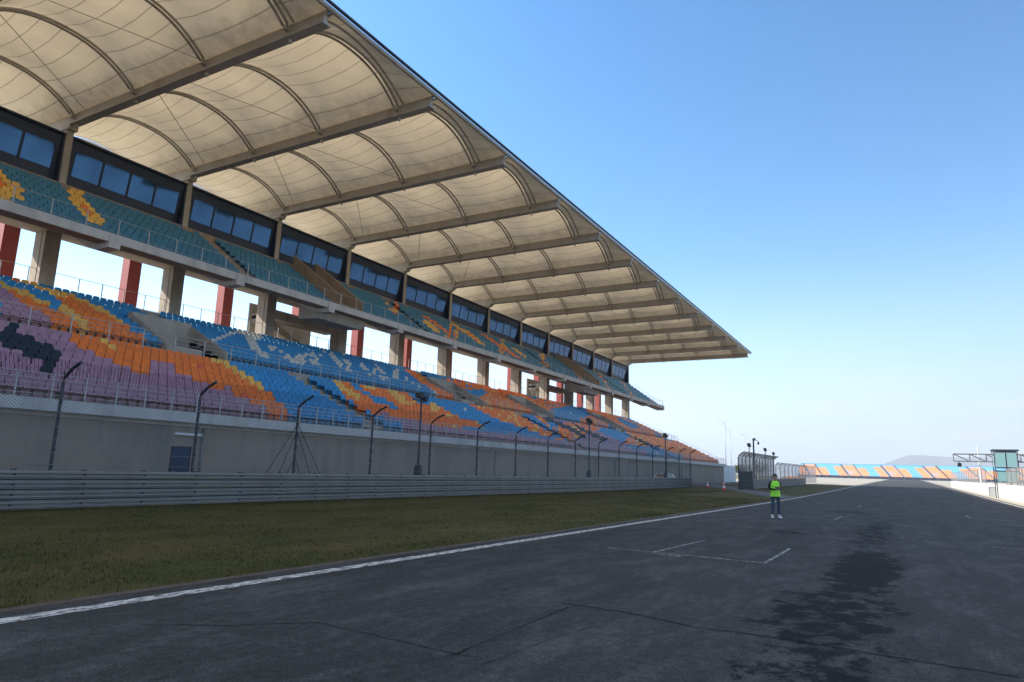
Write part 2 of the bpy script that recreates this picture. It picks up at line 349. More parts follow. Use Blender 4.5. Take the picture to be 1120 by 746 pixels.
# deeper blue, and a pale moist band low over the horizon, brighter on the sun's side
hs = wn.nodes.new('ShaderNodeHueSaturation'); hs.inputs['Saturation'].default_value = 1.32; hs.inputs['Value'].default_value = 1.0
tn = wn.nodes.new('ShaderNodeMix'); tn.data_type = 'RGBA'; tn.blend_type = 'MULTIPLY'; tn.inputs[0].default_value = 1; tn.inputs[7].default_value = (1.0, 1.0, 1.0, 1)
sr = wn.nodes.new('ShaderNodeMapRange'); tc0 = wn.nodes.new('ShaderNodeTexCoord'); sz = wn.nodes.new('ShaderNodeSeparateXYZ'); wn.links.new(tc0.outputs['Generated'], sz.inputs[0])
for k_, v_ in zip(('From Min', 'From Max', 'To Min', 'To Max'), (.65, .84, 1.25, .25)): sr.inputs[k_].default_value = v_  # overhead sky greyed, out of view, to take the blue out of the shade
wn.links.new(sz.outputs['Z'], sr.inputs['Value']); wn.links.new(sr.outputs[0], hs.inputs['Saturation'])
wn.links.new(sky.outputs[0], hs.inputs['Color']); wn.links.new(hs.outputs[0], tn.inputs[6])
tc = wn.nodes.new('ShaderNodeTexCoord'); sx = wn.nodes.new('ShaderNodeSeparateXYZ'); wn.links.new(tc.outputs['Generated'], sx.inputs[0])
band = wn.nodes.new('ShaderNodeMapRange'); band.interpolation_type = 'SMOOTHERSTEP'
for k_, v_ in zip(('From Min', 'From Max', 'To Min', 'To Max'), (-.02, .34, .86, 0.0)): band.inputs[k_].default_value = v_
wn.links.new(sx.outputs['Z'], band.inputs['Value'])
dt = wn.nodes.new('ShaderNodeVectorMath'); dt.operation = 'DOT_PRODUCT'; dt.inputs[1].default_value = Vector((-SUN_TO.x, -SUN_TO.y, 0)).normalized(); wn.links.new(tc.outputs['Generated'], dt.inputs[0])
br = wn.nodes.new('ShaderNodeMapRange')
for k_, v_ in zip(('From Min', 'From Max', 'To Min', 'To Max'), (-.6, 1.0, .88, 3.2)): br.inputs[k_].default_value = v_
wn.links.new(dt.outputs['Value'], br.inputs['Value'])
hz = wn.nodes.new('ShaderNodeVectorMath'); hz.operation = 'SCALE'; hz.inputs[0].default_value = (2.65, 3.2, 4.1); wn.links.new(br.outputs[0], hz.inputs['Scale'])
mxs = wn.nodes.new('ShaderNodeMix'); mxs.data_type = 'RGBA'; wn.links.new(band.outputs[0], mxs.inputs[0]); gl = wn.nodes.new('ShaderNodeMapRange')
for k_, v_ in zip(('From Min', 'From Max', 'To Min', 'To Max'), (-.55, .25, .92, 1.45)): gl.inputs[k_].default_value = v_
wn.links.new(dt.outputs['Value'], gl.inputs['Value'])
gs = wn.nodes.new('ShaderNodeVectorMath'); gs.operation = 'SCALE'; wn.links.new(tn.outputs[2], gs.inputs[0]); wn.links.new(gl.outputs[0], gs.inputs['Scale'])
wn.links.new(gs.outputs[0], mxs.inputs[6]); wn.links.new(hz.outputs[0], mxs.inputs[7])
# a few thin wisps low in the sky
cm_ = wn.nodes.new('ShaderNodeMapping'); cm_.inputs['Scale'].default_value = (3.0, 3.0, 22.0); wn.links.new(tc.outputs['Generated'], cm_.inputs['Vector'])
cn = wn.nodes.new('ShaderNodeTexNoise'); cn.inputs['Scale'].default_value = 1.6; cn.inputs['Detail'].default_value = 7; wn.links.new(cm_.outputs[0], cn.inputs['Vector'])
cr = wn.nodes.new('ShaderNodeMapRange')
for k_, v_ in zip(('From Min', 'From Max', 'To Min', 'To Max'), (.57, .74, 0, .45)): cr.inputs[k_].default_value = v_
wn.links.new(cn.outputs['Fac'], cr.inputs['Value'])
cb = wn.nodes.new('ShaderNodeMapRange'); cb.interpolation_type = 'SMOOTHSTEP'
for k_, v_ in zip(('From Min', 'From Max', 'To Min', 'To Max'), (.05, .17, 1, 0)): cb.inputs[k_].default_value = v_
wn.links.new(sx.outputs['Z'], cb.inputs['Value'])
cf = wn.nodes.new('ShaderNodeMath'); cf.operation = 'MULTIPLY'; wn.links.new(cr.outputs[0], cf.inputs[0]); wn.links.new(cb.outputs[0], cf.inputs[1])
mc_ = wn.nodes.new('ShaderNodeMix'); mc_.data_type = 'RGBA'; mc_.inputs[7].default_value = (4.6, 4.3, 4.4, 1); wn.links.new(cf.outputs[0], mc_.inputs[0]); wn.links.new(mxs.outputs[2], mc_.inputs[6])
wn.links.new(mc_.outputs[2], bg.inputs['Color'])
S.view_settings.view_transform = 'Standard'; S.view_settings.look = 'None'; S.view_settings.exposure = EXPO; S.view_settings.gamma = 1
S.cycles.max_bounces = 8; S.cycles.transparent_max_bounces = 24; S.cycles.volume_bounces = 0
S.cycles.caustics_reflective = False; S.cycles.caustics_refractive = False

# ------------------------------------------------------------------ ground sheets
YS = [-45, -30, -20, -10, 0] + [4 * k for k in range(1, 40)] + [160, 170, 180, 200, 220, 240, 260, 280, 300, 330, 360, 400, 430, 450, 500, 600, 750, 900]
def strip(name, mats, xl, xr, off, y0, y1, kind='structure', nx=1):
    """a sheet between x = xl(Y) and x = xr(Y), following the ground at a height off above it"""
    fl = xl if callable(xl) else (lambda Y: xl); fr = xr if callable(xr) else (lambda Y: xr)
    ys = sorted(set([y0, y1] + [y for y in YS if y0 < y < y1])); mb = MB()
    for a, b in zip(ys, ys[1:]):
        for k in range(nx):
            t0 = k / nx; t1 = (k + 1) / nx
            xa0 = fl(a) + (fr(a) - fl(a)) * t0; xa1 = fl(a) + (fr(a) - fl(a)) * t1; xb0 = fl(b) + (fr(b) - fl(b)) * t0; xb1 = fl(b) + (fr(b) - fl(b)) * t1
            mb.face([(xa0, a, hgt(a) + off), (xa1, a, hgt(a) + off), (xb1, b, hgt(b) + off), (xb0, b, hgt(b) + off)])
    return tag(mb.build(name, mats), kind=kind)
def ground():
    xs = [-4200, -1500, -600, -200, -100, -60, -30, 0, 30, 60, 200, 600, 1500, 4200]
    ys = sorted(set([-4200, -1500, -500, -150] + YS + [1200, 2000, 3000, 4200])); mb = MB()
    for a, b in zip(ys, ys[1:]):
        for c, d in zip(xs, xs[1:]):
            mb.face([(c, a, hgt(a) - .02), (d, a, hgt(a) - .02), (d, b, hgt(b) - .02), (c, b, hgt(b) - .02)])
    tag(mb.build('ground', M['earth']), kind='structure')
ground()
strip('grass_verge', M['turf'], -27.0, -8.29, -.012, -45, 150, nx=6)
strip('service_road', M['road'], -30.0, -25.0, -.004, -45, 170)
strip('track', M['asphalt'], -8.22, 8.62, 0.0, -45, 450, nx=8)
strip('runoff_area', M['sand_tarmac'], -42, -8.25, -.006, 146, 425, nx=4)
strip('pit_apron', M['sand_tarmac'], 8.64, 40, -.004, 175, 425, nx=3)
strip('track_edge_line', M['line'], -7.90, -7.66, .004, -45, 430, nx=2)
strip('pit_edge_line', M['line'], 6.95, 7.15, .004, -45, 430)
strip('pit_strip', M['sand_tarmac'], 7.45, 8.55, .004, -45, 430)
def kerb_edge():
    mb = MB(); ys = [y for y in YS if -45 <= y <= 260]
    for a, b in zip(ys, ys[1:]):
        for (x0, x1, z0, z1) in ((-8.33, -8.23, -.05, .018),):
            za, zb = hgt(a), hgt(b)
            q = [(x0, z0), (x1, z0), (x1, z1 - .015), (x0, z1)]
            A = [(x, a, z + za) for x, z in q]; B = [(x, b, z + zb) for x, z in q]
            for k in range(4): mb.face([A[k], A[(k + 1) % 4], B[(k + 1) % 4], B[k]])
    tag(mb.build('kerb', M['kerb']), kind='structure')
kerb_edge()
def flat_poly(name, m, pts, off, kind='structure'):
    mb = MB(); mb.face([(x, y, hgt(y) + off) for x, y in pts]); return tag(mb.build(name, m), kind=kind)
def access_road():
    near = [(-33, 111), (-18.6, 83.4), (-13.5, 69.5), (-9.9, 60.5), (-8.38, 55)]
    far = [(-33, 124), (-19.0, 94), (-14.2, 80.8), (-11.2, 71), (-8.38, 64)]
    mb = MB()
    for k in range(4):
        n0, n1, f0, f1 = near[k], near[k + 1], far[k], far[k + 1]
        for t in range(6):
            u0, u1 = t / 6, (t + 1) / 6
            P = lambda a, b, u: (a[0] + (b[0] - a[0]) * u, a[1] + (b[1] - a[1]) * u)
            q = [P(n0, n1, u0), P(n0, n1, u1), P(f0, f1, u1), P(f0, f1, u0)]
            mb.face([(x, y, hgt(y) + .006) for x, y in q])
    tag(mb.build('access_road', M['road']), kind='structure')
access_road()
def marking(name, a, b, w, m='grid_line'):
    a = Vector((*a, 0)); b = Vector((*b, 0)); n = max(1, int((b - a).length / 3)); d = (b - a).normalized(); s = Vector((-d.y, d.x, 0)) * (w / 2); mb = MB()
    for k in range(n):
        p = a + (b - a) * (k / n); q = a + (b - a) * ((k + 1) / n)
        mb.face([(v.x, v.y, hgt(v.y) + .005) for v in (p - s, q - s, q + s, p + s)])
    return tag(mb.build(name, M[m]), kind='structure')
for (xa, ya, xb, yb) in ((-5.73, 14.42, -2.40, 14.12), (-2.43, 14.2, -2.43, 17.4), (-4.66, 14.35, -4.5, 17.8), (-4.6, 14.05, -4.0, 14.0),
                         (-4.56, 31.9, -2.60, 31.0), (-2.60, 31.1, -2.57, 34.1), (2.5, 39.1, 5.2, 38.0), (2.5, 39.1, 2.5, 42.0), (1.75, 22.1, 5.0, 21.2),
                         (1.75, 54.5, 4.4, 54), (-4.6, 47.6, -2.6, 47.0), (-2.6, 47, -2.6, 50), (-4.6, 63.6, -2.6, 63), (1.9, 71, 4.4, 70.5)):
    marking('grid_marking', (xa, ya), (xb, yb), .07)
def crack(pts, w):
    mb = MB(); rnd = random.Random(len(pts) * 7 + int(w * 1000)); P = []
    for a, b in zip(pts, pts[1:]):
        n = max(2, int(math.dist(a, b) / .12))
        for k in range(n): t = k / n; P.append((a[0] + (b[0] - a[0]) * t + rnd.uniform(-.012, .012), a[1] + (b[1] - a[1]) * t + rnd.uniform(-.02, .02)))
    P.append(pts[-1]); W_ = [w * rnd.uniform(.35, 1.1) for _ in P]
    for k in range(len(P) - 1):
        (x0, y0), (x1, y1) = P[k], P[k + 1]; L = max(1e-4, math.dist(P[k], P[k + 1])); nx, ny = -(y1 - y0) / L, (x1 - x0) / L
        mb.face([(x0 - nx * W_[k], y0 - ny * W_[k], .0045), (x1 - nx * W_[k + 1], y1 - ny * W_[k + 1], .0045), (x1 + nx * W_[k + 1], y1 + ny * W_[k + 1], .0045), (x0 + nx * W_[k], y0 + ny * W_[k], .0045)])
    tag(mb.build('asphalt_crack', M['crack']), kind='structure')
crack([(-5.37, 5.48), (-4.53, 5.42), (-3.65, 5.33), (-3.24, 5.34)], .006)
crack([(-3.6, 5.0), (-3.53, 5.3), (-3.57, 6.39), (-3.63, 7.88)], .006)
crack([(-3.17, 5.2), (-3.15, 5.41), (-3.1, 6.3), (-2.95, 7.2)], .005)
crack([(-3.8, 8.05), (-3.0, 8.0), (-2.07, 7.73), (-1.24, 7.75), (-.34, 7.64), (.76, 7.52), (2.4, 7.4)], .014)
crack([(-6.6, 4.4), (-5.9, 4.9), (-5.37, 5.48)], .008)

# distant hill, deep enough to look right from a step aside
def hill():
    prof = [(-330, 1), (-230, 12), (-180, 28), (-123, 56), (-85, 74), (-49, 90), (-5, 108), (20, 115), (40, 117), (80, 115.5), (141, 112), (200, 109), (240, 111), (330, 116), (428, 112), (560, 95), (700, 70), (900, 30), (1050, 1)]
    mb = MB(); rnd = random.Random(4)
    rows = []
    for j, (dy, s) in enumerate(((-450, 0.0), (-300, .28), (-150, .66), (0, 1.0), (200, .8), (500, .0))):
        rows.append([(x, 3500 + dy, max(-1, z * s * (1 + (rnd.uniform(-.08, .08) if 0 < s < 1 else 0)) - (1 if s == 0 else 0))) for x, z in prof])
    for a, b in zip(rows, rows[1:]):
        for k in range(len(prof) - 1): mb.face([a[k], a[k + 1], b[k + 1], b[k]])
    tag(mb.build('hill', M['hill'], smooth=True), kind='structure')
hill()

# ------------------------------------------------------------------ grandstand
Y1, BAY, NL, NR = 21.9, 9.0, -7, 13          # column lines i = NL..NR at Y1 + BAY*(i-1)
YC = [Y1 + BAY * (i - 1) for i in range(NL, NR + 1)]
YA, YE = YC[0] - 1.0, 130.4
XT = -23.65                                     # roof tip
GS = empty('grandstand', (-40, 54, 0)); GO = Vector((-40, 54, 0))
tag(GS, 'long concrete grandstand with two seating tiers under a scalloped pale membrane roof', 'grandstand')
def gpart(mb, name, m, parent=None, smooth=False, fix=False):
    """part of the grandstand: mesh given in world metres"""
    par = parent or GS
    base = Vector((0, 0, 0)); p = par
    while p: base += Vector(p.location); p = p.parent
    mb.v = [(a - base.x, b - base.y, c - base.z) for a, b, c in mb.v]
    return mb.build(name, m, par, smooth, fix=fix)
def ltread(k): return 3.85 + .365 * k            # lower tier tread height, row k; seat back at X = -29.7 - .8 k
def lx(k): return -29.7 - .8 * k
VOMS = [(25.3, 29.5), (57.6, 62.2), (74.6, 79.2), (101.0, 105.2), (-8, -4)]
AISLE_F = [(33.4, 34.9), (2.0, 3.4), (66.0, 67.3), (98.2, 99.4)]
AISLE_R = [(27.6, 29.3), (59.2, 60.6), (76.2, 77.6), (102.4, 103.8), (-6, -4.6)]
# lower tier: stepped slab (solid profile); cut at the vomitories in the rear block
def stepped(k0, k1, ybase):
    prof = []
    for k in range(k0, k1 + 1):
        xf = lx(k) + .42; prof += [(xf, ltread(k) - (.365 if k > k0 else .45)), (xf, ltread(k))]
    prof.append((lx(k1) - .38, ltread(k1)))
    prof += [(lx(k1) - .38, ltread(k1) - 1.1), (lx(k0) + .42, ltread(k0) - .85)]
    return prof
mb = MB(); mb.prism(stepped(0, 9, 0), YA, YE)
mb.prism([(lx(9) - .38, ltread(9) - .3), (lx(9) - .38, 7.75), (lx(12) + .42, 7.75), (lx(12) + .42, 7.2)], YA, YE)
segs = [];  prev = YA
for a, b in sorted(VOMS):
    segs.append((prev, a)); prev = b
segs.append((prev, YE))
for a, b in segs: mb.prism(stepped(12, 21, 0), a, b)
for a, b in VOMS: mb.prism(stepped(17, 21, 0), a, b)
mb.prism([(-46.86, 11.2), (-46.86, 12.15), (-54.6, 12.15), (-54.6, 11.6)], YA, YE)      # rear concourse slab
mb.prism([(-46.9, 11.3), (-46.9, 2.0), (-47.6, 2.0), (-47.6, 11.3)], YA, YE)
LT = gpart(mb, 'lower_tier', M['conc'], fix=True)
# stair treads of the aisles (half steps, a paler brown)
def aisle(a, b, k0, k1):
    m_ = MB()
    for k in range(k0, k1 + 1):
        m_.box(lx(k) - .37, lx(k) + .415, a, b, ltread(k) - .02, ltread(k) + .012)
        m_.box(lx(k) - .37, lx(k) + .02, a + .06, b - .06, ltread(k) + .012, ltread(k) + .18)
    return gpart(m_, 'aisle_stair', M['conc_brown'])
for a, b in AISLE_F: aisle(a, b, 0, 9)
for a, b in AISLE_R: aisle(a, b, 17, 21)
# vomitory: parapet walls round the opening
for a, b in VOMS:
    m_ = MB()
    for y in (a - .16, b):
        m_.prism([(-38.9, 7.76), (-38.9, 8.75), (-39.4, 9.0), (-43.3, ltread(17) + .95), (-43.3, 7.2)], y, y + .16)
    m_.prism([(-43.0, 7.3), (-43.0, ltread(17) + .95), (-43.2, ltread(17) + .95), (-43.2, 7.3)], a + .001, b - .001)
    m_.box(-46.5, -39.0, a + .001, b - .001, 6.9, 7.1)
    m_.prism([(-38.75, 7.76), (-38.75, 8.55), (-38.88, 8.55), (-38.88, 7.76)], a - .16, a + (b - a) * .55)
    gpart(m_, 'vomitory', M['conc'], fix=True)
# front parapet slab and the wall below it
mb = MB(); mb.prism([(-28.6, 3.32), (-28.6, 3.78), (-29.22, 3.78), (-29.22, 3.14), (-29.0, 3.14), (-29.0, 3.32)], YA, YE)
gpart(mb, 'front_parapet', M['conc_light'], fix=True)
mb = MB(); mb.box(-29.3, -29.03, YA, YE, -.4, 3.13); fw_ = gpart(mb, 'front_wall', M['wall'])
mb = MB(); mb.box(-29.35, -46.9, YE - .3, YE - .02, -.2, 3.1)
mb.prism([(-29.35, 3.1), (-29.35, 3.3), (-46.8, 11.1), (-46.8, 3.1)], YE - .3, YE - .02); gpart(mb, 'end_wall', M['wall'], fix=True)
mb = MB(); mb.box(-29.028, -28.985, 19.72, 20.62, .02, 2.16); dr = gpart(mb, 'service_door', M['blue_door'])
mb = MB(); mb.box(-28.984, -28.93, 19.80, 19.92, 1.05, 1.11); gpart(mb, 'handle', M['galv'], dr)
mb = MB(); mb.box(-29.03, -28.975, 19.67, 19.718, 0.02, 2.22); mb.box(-29.03, -28.975, 20.622, 20.67, .02, 2.22); mb.box(-29.03, -28.975, 19.718, 20.622, 2.163, 2.22); gpart(mb, 'door_frame', M['navy'], dr)
mb = MB(); mb.box(-29.03, -28.9, 19.7, 21.1, 2.72, 2.84); gpart(mb, 'wall_lamp', M['white'])
for y in (21.2, 48.3, 75.3, 102.3):
    mb = MB(); mb.tube([(-28.95, y, .0), (-28.95, y, 3.12)], .045, 8); gpart(mb, 'drain_pipe', M['galv'], smooth=True)

# railings: bars as the part, every post a child of it
def railing(name, x, z0, top, ys, nb, m='rail', r=.022, zf=None):
    mb = MB(); hh = top - z0
    for k in range(nb): 
        z = z0 + hh * (1 - .82 * k / max(1, nb - 1)) if nb > 1 else top
        mb.tube([(x, ys[0], z), (x, ys[-1], z)], r if k == 0 else r * .7, 6)
    ro = gpart(mb, name, M[m])
    pm = MB(); pm.box(-.02, .02, -.028, .028, 0, hh - .02)
    first = None
    for y in ys:
        if first is None: first = o = pm.build('railing_post', M[m], ro)
        else: o = first.copy(); COL.objects.link(o); o.parent = ro
        o.location = Vector((x, y, z0)) - GO
    return ro
def ysteps(a, b, d): n = int(round((b - a) / d)); return [a + (b - a) * k / n for k in range(n + 1)]
railing('front_railing', -28.72, 3.78, 4.74, ysteps(5.2, YE - .2, 1.27), 5)
railing('walkway_railing', -37.55, 7.75, 8.95, ysteps(7, YE - .2, 2.0), 5)
railing('concourse_railing', -47.75, 12.15, 13.45, ysteps(7, YE - .2, 1.55), 2, r=.02)
railing('upper_railing', -40.3, 14.74, 15.72, ysteps(7, YE - .2, 1.9), 2, r=.015)
mb = MB()
for k in range(8):
    x = -29.0 - k * 2.4; z = ltread((-29.7 - x) / .8); mb.tube([(x, YE - .12, z), (x, YE - .12, z + 1.0)], .025, 6)
mb.tube([(-29.0, YE - .12, ltread(-.9) + 1.0), (-45.8, YE - .12, ltread(20) + 1.0)], .025, 6); gpart(mb, 'end_railing', M['rail'])
mb = MB()
for k in range(12):
    x = -40.4 - k * .55; z = 14.75 + (-41.3 - x) / .65 * .455 if x < -41.3 else 14.75; mb.tube([(x, YE - .1, z), (x, YE - .1, z + 1.0)], .02, 6)
mb.tube([(-40.4, YE - .1, 15.75), (-41.2, YE - .1, 15.8), (-46.45, YE - .1, 19.5)], .022, 6); gpart(mb, 'upper_end_railing', M['rail'])

# upper tier
def utread(k): return 14.72 + .455 * k
def ux(k): return -41.35 - .65 * k
prof = [(-40.25, 14.25), (-40.25, 14.72)]
for k in range(9):
    if k: prof += [(ux(k) + .35, utread(k - 1)), (ux(k) + .35, utread(k))]
prof += [(-46.95, utread(8)), (-46.95, 19.28), (-47.12, 19.28), (-47.12, 18.2), (-52.3, 18.2), (-52.3, 17.95), (-48.65, 17.95), (-48.65, 16.95), (-46.2, 16.95), (-42.2, 14.9), (-41.4, 14.25)]
mb = MB(); mb.prism(prof, YA, YE); gpart(mb, 'upper_tier', M['conc_brown'], fix=True)
mb = MB(); mb.prism([(-40.1, 14.2), (-40.1, 14.74), (-40.247, 14.74), (-40.247, 14.2)], YA, YE); gpart(mb, 'upper_parapet', M['conc_light'])
mb = MB(); mb.box(-48.6, -46.5, YA, YE, 15.98, 16.945); gpart(mb, 'ring_beam', M['conc'])
mb = MB(); mb.box(-52.8, -52.32, YA, YE, 17.9, 18.4); gpart(mb, 'rear_beam', M['conc'])
for y in YC:
    m_ = MB(); m_.prism([(-40.02, 13.86), (-40.02, 14.62), (-40.25, 14.62), (-40.25, 14.23), (-41.4, 14.23), (-46.4, 16.85), (-46.4, 15.99), (-41.4, 13.86)], y - .34, y + .34)
    gpart(m_, 'raker_beam', M['conc_light'], fix=True)
# columns and the red columns behind
cm = MB(); cm.box(-48.5, -47.2, -.48, .48, 12.15, 15.975); cm.box(-48.1, -47.6, -.51, .51, 12.15, 15.97)
um = MB(); um.box(-47.62, -47.2, -.22, .22, 17.5, 23.095)
rm = MB(); rm.box(-54.4, -53.4, -.3, .72, -.3, 23.2)
c0 = u0_ = r0_ = None
for y in YC:
    for nm, mm, key, X in (('column', cm, 'conc', 0), ('roof_post', um, 'conc', 0), ('red_column', rm, 'red', 0)):
        if y == YC[0]:
            o = gpart(MB(), nm, M[key]) if False else None
            mb2 = MB(); mb2.v = [(a - GO.x, b - GO.y, c - GO.z) for a, b, c in mm.v]; mb2.f = list(mm.f); mb2.mi = list(mm.mi)
            o = mb2.build(nm, M[key], GS)
            if nm == 'column': c0 = o
            elif nm == 'roof_post': u0_ = o
            else: r0_ = o
        else:
            src = {'column': c0, 'roof_post': u0_, 'red_column': r0_}[nm]; o = src.copy(); COL.objects.link(o); o.parent = GS
        o.location = (0, y, 0)
# commentary boxes between the roof posts: raked glazing in a dark surround
def box_bay():
    m_ = MB(); a, b = .34, 8.66
    m_.prism([(-48.05, 18.22), (-47.35, 22.62), (-53.0, 22.62), (-53.0, 18.22)], a, b)          # raked body
    m_.prism([(-47.25, 18.9), (-47.25, 22.66), (-47.85, 22.66), (-47.85, 18.9)], a - .1, a - .003); m_.prism([(-47.25, 18.9), (-47.25, 22.66), (-47.85, 22.66), (-47.85, 18.9)], b + .003, b + .1)
    m_.box(-53.2, -47.15, a - .12, b + .12, 22.665, 22.8); m_.cur = 1; m_.box(-53.2, -47.3, a - .1, b + .1, 22.803, 22.83)  # pale top sheet added to bounce sunlight onto the canopy
    m_.v = [(x - GO.x, y, z) for x, y, z in m_.v]
    o = m_.build('commentary_box', [M['navy'], M['white_wall']], GS, fix=True)
    xs = lambda z: -48.05 + (z - 18.22) * (.70 / 4.4)
    w = (b - a - .5) / 4
    for k in range(4):
        y0 = a + .25 + w * k + .09; y1 = y0 + w - .18; g = MB()
        g.prism([(xs(20.25) + .03, 20.25), (xs(21.95) + .03, 21.95), (xs(21.95) - .05, 21.95), (xs(20.25) - .05, 20.25)], y0, y1)
        g.v = [(x - GO.x, y, z) for x, y, z in g.v]
        g.build('window_pane', M['glass'], o, fix=True)
        fr = MB()
        fr.prism([(xs(20.15) + .06, 20.15), (xs(22.05) + .06, 22.05), (xs(22.05) - .04, 22.05), (xs(20.15) - .04, 20.15)], y1 + .03, y1 + .15); fr.v = [(x - GO.x, y, z) for x, y, z in fr.v]
        fr.build('mullion', M['navy'], o, fix=True)
    return o
b0 = box_bay(); b0.location = (0, YC[0] - GO.y, 0)
for y in YC[1:-1]: copy_tree(b0, GS).location = (0, y - GO.y, 0)
mb = MB(); mb.box(-55.1, -53.25, YA, YE, 22.5, 22.75); gpart(mb, 'bounce_deck', M['conc_light'])  # pale deck added to bounce sun up onto the rear canopy
# upper tier details: aisle stairs, raised walls of the upper entrances
for (a, b) in ((32.1, 33.3), (53.9, 55.0), (83.6, 84.6), (111.5, 112.5), (9.5, 10.6)):
    m_ = MB()
    for k in range(9):
        m_.box(ux(k) - .29, ux(k) + .345, a, b, utread(k) - .01, utread(k) + .012); m_.box(ux(k) - .29, ux(k) + .03, a + .05, b - .05, utread(k) + .012, utread(k) + .22)
    gpart(m_, 'upper_aisle_stair', M['conc_brown'])
UPV = [(41.5, 44.4), (96.0, 99.0)]
for a, b in UPV:
    for y in (a, b - .18):
        m_ = MB(); m_.prism([(-40.75, 14.72), (-40.75, 15.75), (-46.9, 20.15), (-46.9, 18.0)], y, y + .18); gpart(m_, 'entrance_wall', M['conc_brown'], fix=True)
    m_ = MB(); m_.prism([(-41.3, 13.45), (-40.9, 14.19), (-43.6, 15.5), (-43.6, 13.6)], a - 1.8, b + .6); gpart(m_, 'haunch', M['conc'], fix=True)
    # stair hall behind the columns: cross beams, two flights and a landing
    m_ = MB(); m_.box(-50.4, -49.0, a - .2, b + 5.2, 14.5, 15.25); gpart(m_, 'landing_beam', M['conc'])
    m_ = MB(); m_.prism_x([(a + .2, 15.2), (a + 7.3, 12.2), (a + 7.3, 11.9), (a + .2, 14.3)], -52.0, -50.5)
    for q in range(14):
        yy = a + .2 + .5 * q; m_.box(-51.9, -50.6, yy, yy + .5, 15.0 - .215 * q - .3, 15.0 - .215 * q)
    gpart(m_, 'stair_flight', M['conc'], fix=True)
    m_ = MB(); m_.box(-52.2, -52.05, a, b + 4.8, 13.0, 16.2); gpart(m_, 'stair_wall', M['conc_light'])

# roof: beams, arches, membrane bays
bm_ = MB(); 
bm_.box(-54.5, -24.0, -.13, .13, 23.49, 24.22); bm_.box(-54.5, -23.9, -.27, .27, 23.41, 23.485); bm_.box(-54.5, -23.8, -.20, .20, 24.225, 24.30)
bm_.tube([(-54.5, .26, 24.12), (-24.2, .26, 24.12)], .10, 8)
bm_.box(-54.6, -46.9, -.3, .3, 23.1, 23.405)
BX = [-26.5, -33.2, -39.9, -46.6, -53.3]
for x in BX:
    bm_.box(x - .12, x + .12, -.42, .42, 23.75, 24.02); bm_.box(x - .05, x + .05, -.10, .10, 23.2, 23.405)
bm_.v = [(x - GO.x, y, z) for x, y, z in bm_.v]
B0 = None
for y in YC:
    if B0 is None: B0 = o = bm_.build('roof_beam', M['steel'], GS)
    else: o = B0.copy(); COL.objects.link(o); o.parent = GS
    o.location = (0, y - GO.y, 0)
H = 4.1
def rise(y, R=1.62):   # y across the bay 0..9
    u = min(1.0, abs(y - 4.5) / H); return R * (1 - u ** 2.35)
def arch(x, R, name, r=.075):
    m_ = MB()
    for dx in (-.16, .16):
        pts = [(x + dx - GO.x, 4.5 - H + 2 * H * k / 20, 24.0 + rise(4.5 - H + 2 * H * k / 20, R)) for k in range(21)]
        m_.tube(pts, r, 6)
    return m_
prot = {}
def canopy(front=False):
    m_ = MB(); ny = 18
    xs = [-53.3, -51.6, -50, -48.3, -46.6, -44.9, -43.25, -41.6, -39.9, -38.2, -36.55, -34.9, -33.2, -31.5, -29.85, -28.2, -26.5]
    if front: xs = [-26.5, -25.6, -24.7, -23.75]
    def Z(x, y):
        y = max(.12, min(8.88, y)); ry = rise(max(.4, min(8.6, y)), 1.62)
        e = 0.0
        for a, b in zip(BX, BX[1:]):
            if b <= x <= a: t = (x - b) / (a - b); e = .62 * 4 * t * (1 - t) * (ry / 1.62)
        if x > -26.5: ry *= max(0.0, 1 - ((x + 26.5) / 2.75)) ** .8
        if x < -53.3: ry *= .6
        return 24.13 + ry - e
    ysl = [.12] + [.4 + 8.2 * k / ny for k in range(ny + 1)] + [8.88]
    idx = {}
    for i, x in enumerate(xs):
        for j, y in enumerate(ysl): idx[i, j] = len(m_.v); m_.v.append((x - GO.x, y, Z(x, y)))
    for i in range(len(xs) - 1):
        for j in range(len(ysl) - 1):
            m_.f.append((idx[i, j], idx[i + 1, j], idx[i + 1, j + 1], idx[i, j + 1])); m_.mi.append(0)
    return m_
for bi, y in enumerate(YC[:-1]):
    if bi == 0:
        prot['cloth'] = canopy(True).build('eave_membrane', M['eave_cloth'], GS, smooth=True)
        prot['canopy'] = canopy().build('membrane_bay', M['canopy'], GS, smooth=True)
        for q, x in enumerate(BX): prot['a%d' % q] = arch(x, 1.55, 'roof_arch').build('roof_arch', M['steel'], GS, smooth=True)
        m_ = MB(); m_.tube([(-24.3 - 1.6 * (t / 16) - GO.x, .3 + 8.3 * t / 16, 23.98 + .8 * sin(pi * min(1, (t / 16) ** 1.0)) ** .8 * (1 if t < 16 else 1)) for t in range(17)], .07, 6)
        prot['eave'] = m_.build('eave_arch', M['steel'], GS, smooth=True)
        m_ = MB(); m_.tube([(-38.6 - GO.x, .2, 24.1), (-45.4 - GO.x, 8.8, 24.1)], .022, 5); m_.tube([(-36.4 - GO.x, .2, 24.1), (-33.4 - GO.x, 8.8, 24.1)], .02, 5)
        prot['rod'] = m_.build('brace_rod', M['steel'], GS)
        for o in prot.values(): o.location = (0, y - GO.y, 0)
    else:
        for s_ in prot.values():
            o = s_.copy(); COL.objects.link(o); o.parent = GS; o.location = (0, y - GO.y, 0)
mb = MB(); mb.tube([(-23.62, YC[0], 24.14), (-23.62, YE + .1, 24.14)], .13, 8); gpart(mb, 'eave_tube', M['steel'], smooth=True)
mb = MB(); mb.tube([(-23.42, YC[0], 24.30), (-23.42, YE + .1, 24.30)], .09, 8); gpart(mb, 'gutter_pipe', M['dark_steel'], smooth=True)

